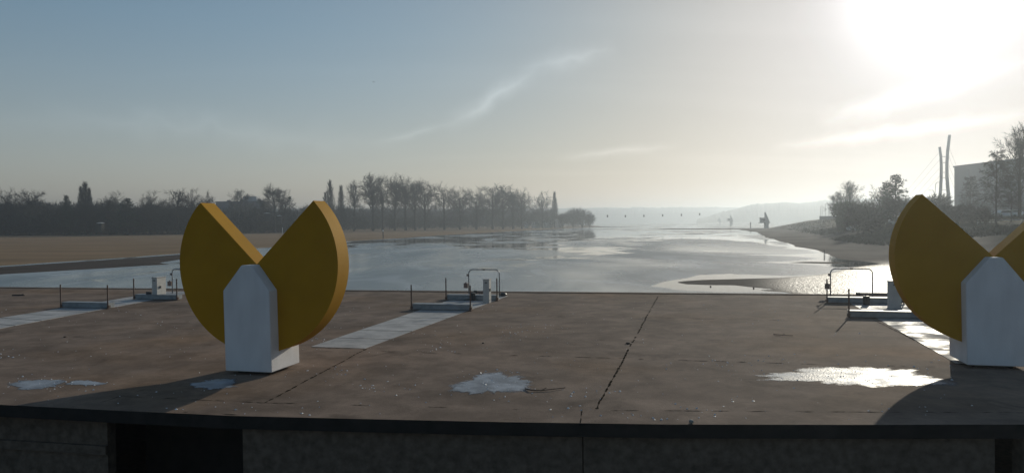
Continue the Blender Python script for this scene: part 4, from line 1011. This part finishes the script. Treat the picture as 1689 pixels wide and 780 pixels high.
# small boards hung over the lanes
cable = []
GL = 'small boards hung over the lake lanes'
names = ['leftmost', 'second from left', 'third from left', 'third from right', 'second from right', 'rightmost']
for i, (px, py) in enumerate([(1002, 356.5), (1031.5, 356.6), (1062, 356.2), (1093, 355.4), (1124, 354.6), (1154, 353.4)]):
    p = atY(px, py, 520); s = p.copy(); cable.append(p + Vector((0, 0, 1.1)))
    o = empty('lane_board', p, 0, names[i] + ' of the six small dark boards hanging over the lake', 'board', GL)
    bm = bmesh.new(); box(bm, (0, 0, 0), (.95, .12, 1.5), bev=.03); bm_obj('panel', bm, M['black'], o)
    bm = bmesh.new(); tube(bm, [(0, 0, .75), (0, 0, 1.1)], .05, 5); bm_obj('hanger', bm, M['black'], o)
bm = bmesh.new(); a = atY(960, 352, 520); b = atY(1420, 345, 520); tube(bm, [a] + cable + [b], .012, 5)
o = bm_obj('lane_cable', bm, M['black']); tag(o, 'hair-thin cable carrying the six boards over the lake', 'cable')
# stones in the open water
for i, (px, py, lab) in enumerate([(1172, 473, 'left one of two dark stones in the bright water off the terrace'), (1243, 475.5, 'right one of two dark stones in the bright water off the terrace')]):
    p = at(px, py, W); bm = bmesh.new(); bmesh.ops.create_icosphere(bm, subdivisions=2, radius=.055)
    for v in bm.verts: v.co *= rnd.uniform(.8, 1.15)
    o = bm_obj('stone', bm, M['stick']); o.location = (p.x, p.y, W + .03); tag(o, lab, 'stone')

# ------------------------------------------------------------------ bridge pylon, lamps, flagpoles, cars
def pylon():
    Y_ = 330; c = atY(1557, 330, Y_); e = empty('bridge_pylon', (c.x, Y_, 3.0), 0, 'twin-legged curved bridge pylon with rungs left of the grey hall', 'bridge pylon')
    def loc(px, py): p = atY(px, py, Y_); return Vector((p.x - c.x, 0, p.z - 3.0))
    def leg(pts, w):
        bm = bmesh.new(); P_ = [loc(*p) for p in pts]; tube(bm, P_, w, 10, taper=[w * (1.15 - .35 * i / len(P_)) for i in range(len(P_))]); bm_obj('leg', bm, M['pylon'], e, smooth=True)
    leg([(1547.5, 352), (1549, 335), (1551.2, 315), (1552.3, 295), (1552.6, 275), (1551.8, 258), (1549.8, 242.5)], .62)
    leg([(1566.5, 352), (1565.3, 330), (1563.2, 310), (1561.8, 290), (1561.8, 270), (1563.2, 248), (1566.2, 223)], .68)
    for y in (258.5, 268.5, 284.5, 293.5, 313):
        bm = bmesh.new(); a = loc(1552, y); b = loc(1562, y); tube(bm, [a, b], .12, 6); bm_obj('rung', bm, M['pylon'], e)
    for (a, b) in (((1550.5, 250), (1490, 322)), ((1551.5, 262), (1500, 322)), ((1552, 275), (1510, 322)), ((1552.3, 288), (1520, 322)), ((1564, 240), (1600, 330)), ((1563, 252), (1594, 330)), ((1562.3, 265), (1588, 330)), ((1562, 280), (1582, 330))):
        bm = bmesh.new(); tube(bm, [loc(*a), loc(*b)], .045, 5); bm_obj('stay_cable', bm, M['pylon'], e)
pylon()
def lamp(px, py, Y_, arm, label):
    p = atY(px, py, Y_); zb = 3.0; h = p.z - zb; e = empty('street_lamp', (p.x, Y_, zb), 0, label, 'lamp post', 'street lamps beside the bridge')
    bm = bmesh.new(); pts = [(0, 0, 0), (0, 0, h * .8), (.1 * arm, 0, h * .93), (.5 * arm, 0, h), (arm * 1.6, 0, h + .05)]; tube(bm, pts, .09, 6); bm_obj('pole', bm, M['steel'], e)
    bm = bmesh.new(); box(bm, (arm * 1.9, 0, h + .02), (.9, .3, .16), bev=.03); bm_obj('lamp_head', bm, M['steel'], e)
lamp(1542.5, 301, 260, 1, 'taller street lamp left of the bridge pylon, arm to the right')
lamp(1541, 314, 300, -1, 'lower street lamp beside the taller one, arm to the left')
YP = 215.0
while YP < 330 and ter_z(atY(1354, 360, YP).x, YP) < 3.0: YP += 5
wl = atY(1352, 357, YP); wr = atY(1379, 357, YP)
zp = ter_z(wl.x, YP) - .5
pa = empty('parapet', (wl.x, YP, zp), 0, 'long low dark parapet on the crest of the right bank', 'wall')
bm = bmesh.new(); box(bm, ((wr.x - wl.x) / 2, 0, (wl.z - zp) / 2), (wr.x - wl.x, .5, wl.z - zp)); bm_obj('wall', bm, M['bdark'], pa)
bm = bmesh.new(); box(bm, ((wr.x - wl.x) / 2, 0, wl.z - zp + .06), (wr.x - wl.x + .2, .7, .12)); bm_obj('coping', bm, M['bdark'], pa)
for i, (px, top, lab) in enumerate([(1353.4, 341, 'leftmost of the flagpoles behind the parapet'), (1356, 339.5, 'flagpole second from left behind the parapet'), (1361.4, 336.5, 'third flagpole, at the middle of the parapet'), (1367, 343, 'shortest flagpole, just left of the tallest'), (1370.4, 335.5, 'tallest flagpole of the row behind the parapet'), (1376, 341, 'rightmost flagpole behind the parapet')]):
    p = atY(px, top, YP + 1.5); zf = ter_z(p.x, YP + 1.5) - .2; e = empty('flagpole', (p.x, YP + 1.5, zf), 0, lab, 'flagpole', 'flagpoles behind the parapet')
    bm = bmesh.new(); tube(bm, [(0, 0, 0), (0, 0, p.z - zf)], .075, 6); bm_obj('pole', bm, M['steel'], e)
    bm = bmesh.new(); bmesh.ops.create_icosphere(bm, subdivisions=1, radius=.12); o = bm_obj('finial', bm, M['steel'], e); o.location = (0, 0, p.z - zf + .05)
def car_proto():
    e = empty('parked_car', (0, 0, 0), 0, '', 'car', 'cars parked on the right bank')
    bm = bmesh.new(); prism_xz(bm, [(-2.1, .3), (2.1, .3), (2.15, .75), (1.2, .92), (.6, 1.42), (-1.1, 1.45), (-1.9, .95), (-2.15, .85)], -.85, .85)
    bmesh.ops.bevel(bm, geom=list(bm.edges), offset=.06, segments=2, affect='EDGES'); bm_obj('body', bm, M['wpaint'], e)
    bm = bmesh.new(); prism_xz(bm, [(-1.65, .97), (1.0, .97), (.52, 1.36), (-1.05, 1.38)], -.862, .862); bm_obj('windows', bm, M['glass'], e)
    for x in (-1.35, 1.35):
        for y in (-.80, .80):
            bm = bmesh.new(); tube(bm, [(x, y - .1, .32), (x, y + .1, .32)], .32, 14); bm_obj('wheel', bm, M['tyre'], e)
    return e
cp = car_proto()
def car_at(px, Y_, rz, lab, first=False):
    p = atY(px, 350, Y_); z = ter_z(p.x, Y_)
    if first: e = cp
    else:
        e = cp.copy(); col.objects.link(e)
        for ch in list(cp.children): c_ = ch.copy(); col.objects.link(c_); c_.parent = e
    e.location = (p.x, Y_, z); e.rotation_euler = (0, 0, rz); e['label'] = lab
car_at(1412, 178, .2, 'white car on the crest below the round dark bush', True)
car_at(1478, 172, -.3, 'white car peeping out left of the right disc under the pine')
car_at(1657, 140, .1, 'white car left of the two parked under the birches')
car_at(1673, 142, .05, 'white car right of the two parked under the birches')
# guard rail seen through the notch of the right disc
p = at(1612, 402, -0.9); q = at(1700, 402.5, -0.9)
e = empty('guard_rail', (p.x, p.y, ter_z(p.x, p.y)), 0, 'two-bar pale guard rail seen through the notch of the right disc', 'railing')
ang = math.atan2(q.y - p.y, q.x - p.x); e.rotation_euler = (0, 0, ang); Ln = (q - p).length
zr = -0.9 - e.location.z
for dz in (max(.35, zr + .15), max(.7, zr + .5)):
    bm = bmesh.new(); tube(bm, [(0, 0, dz), (Ln, 0, dz)], .055, 8); bm_obj('rail', bm, M['wpaint'], e)
for k in range(6):
    bm = bmesh.new(); tube(bm, [(Ln * k / 5, .02, 0), (Ln * k / 5, .02, max(.7, zr + .5))], .04, 6); bm_obj('post', bm, M['steel'], e)
# bird
p = atY(616.5, 135.5, 120); e = empty('bird', p, .6, 'single tiny dark bird high in the left sky', 'bird'); e.scale = (.55, .55, .55)
bm = bmesh.new(); bmesh.ops.create_icosphere(bm, subdivisions=2, radius=.09); bmesh.ops.scale(bm, vec=(2.0, .8, .8), verts=bm.verts); box(bm, (-.24, 0, 0), (.16, .1, .02)); bm_obj('body', bm, M['black'], e)
for s in (-1, 1):
    bm = bmesh.new(); v = [bm.verts.new(q) for q in ((.1, s * .04, .02), (-.08, s * .04, .02), (-.12, s * .28, .12), (-.08, s * .52, .06), (.04, s * .30, .13))]; fc = bm.faces.new(v)
    r_ = bmesh.ops.extrude_face_region(bm, geom=[fc]); bmesh.ops.translate(bm, vec=(0, 0, .012), verts=[x for x in r_['geom'] if isinstance(x, bmesh.types.BMVert)]); bm_obj('wing', bm, M['black'], e)

# ------------------------------------------------------------------ haze
bm = bmesh.new(); box(bm, (0, 3800, 28), (17000, 8600, 66))
hz = bpy.data.materials.new('haze_air'); hz.use_nodes = True; nt = hz.node_tree; nt.nodes.clear()
pv = nt.nodes.new('ShaderNodeVolumePrincipled'); out = nt.nodes.new('ShaderNodeOutputMaterial'); nt.links.new(pv.outputs[0], out.inputs['Volume'])
pv.inputs['Color'].default_value = (0.54, 0.60, 0.66, 1); pv.inputs['Density'].default_value = 0.00066; pv.inputs['Anisotropy'].default_value = 0.66
hzo = bm_obj('haze', bm, hz); tag(hzo, 'thin winter haze over the lake', 'haze', kind='stuff')
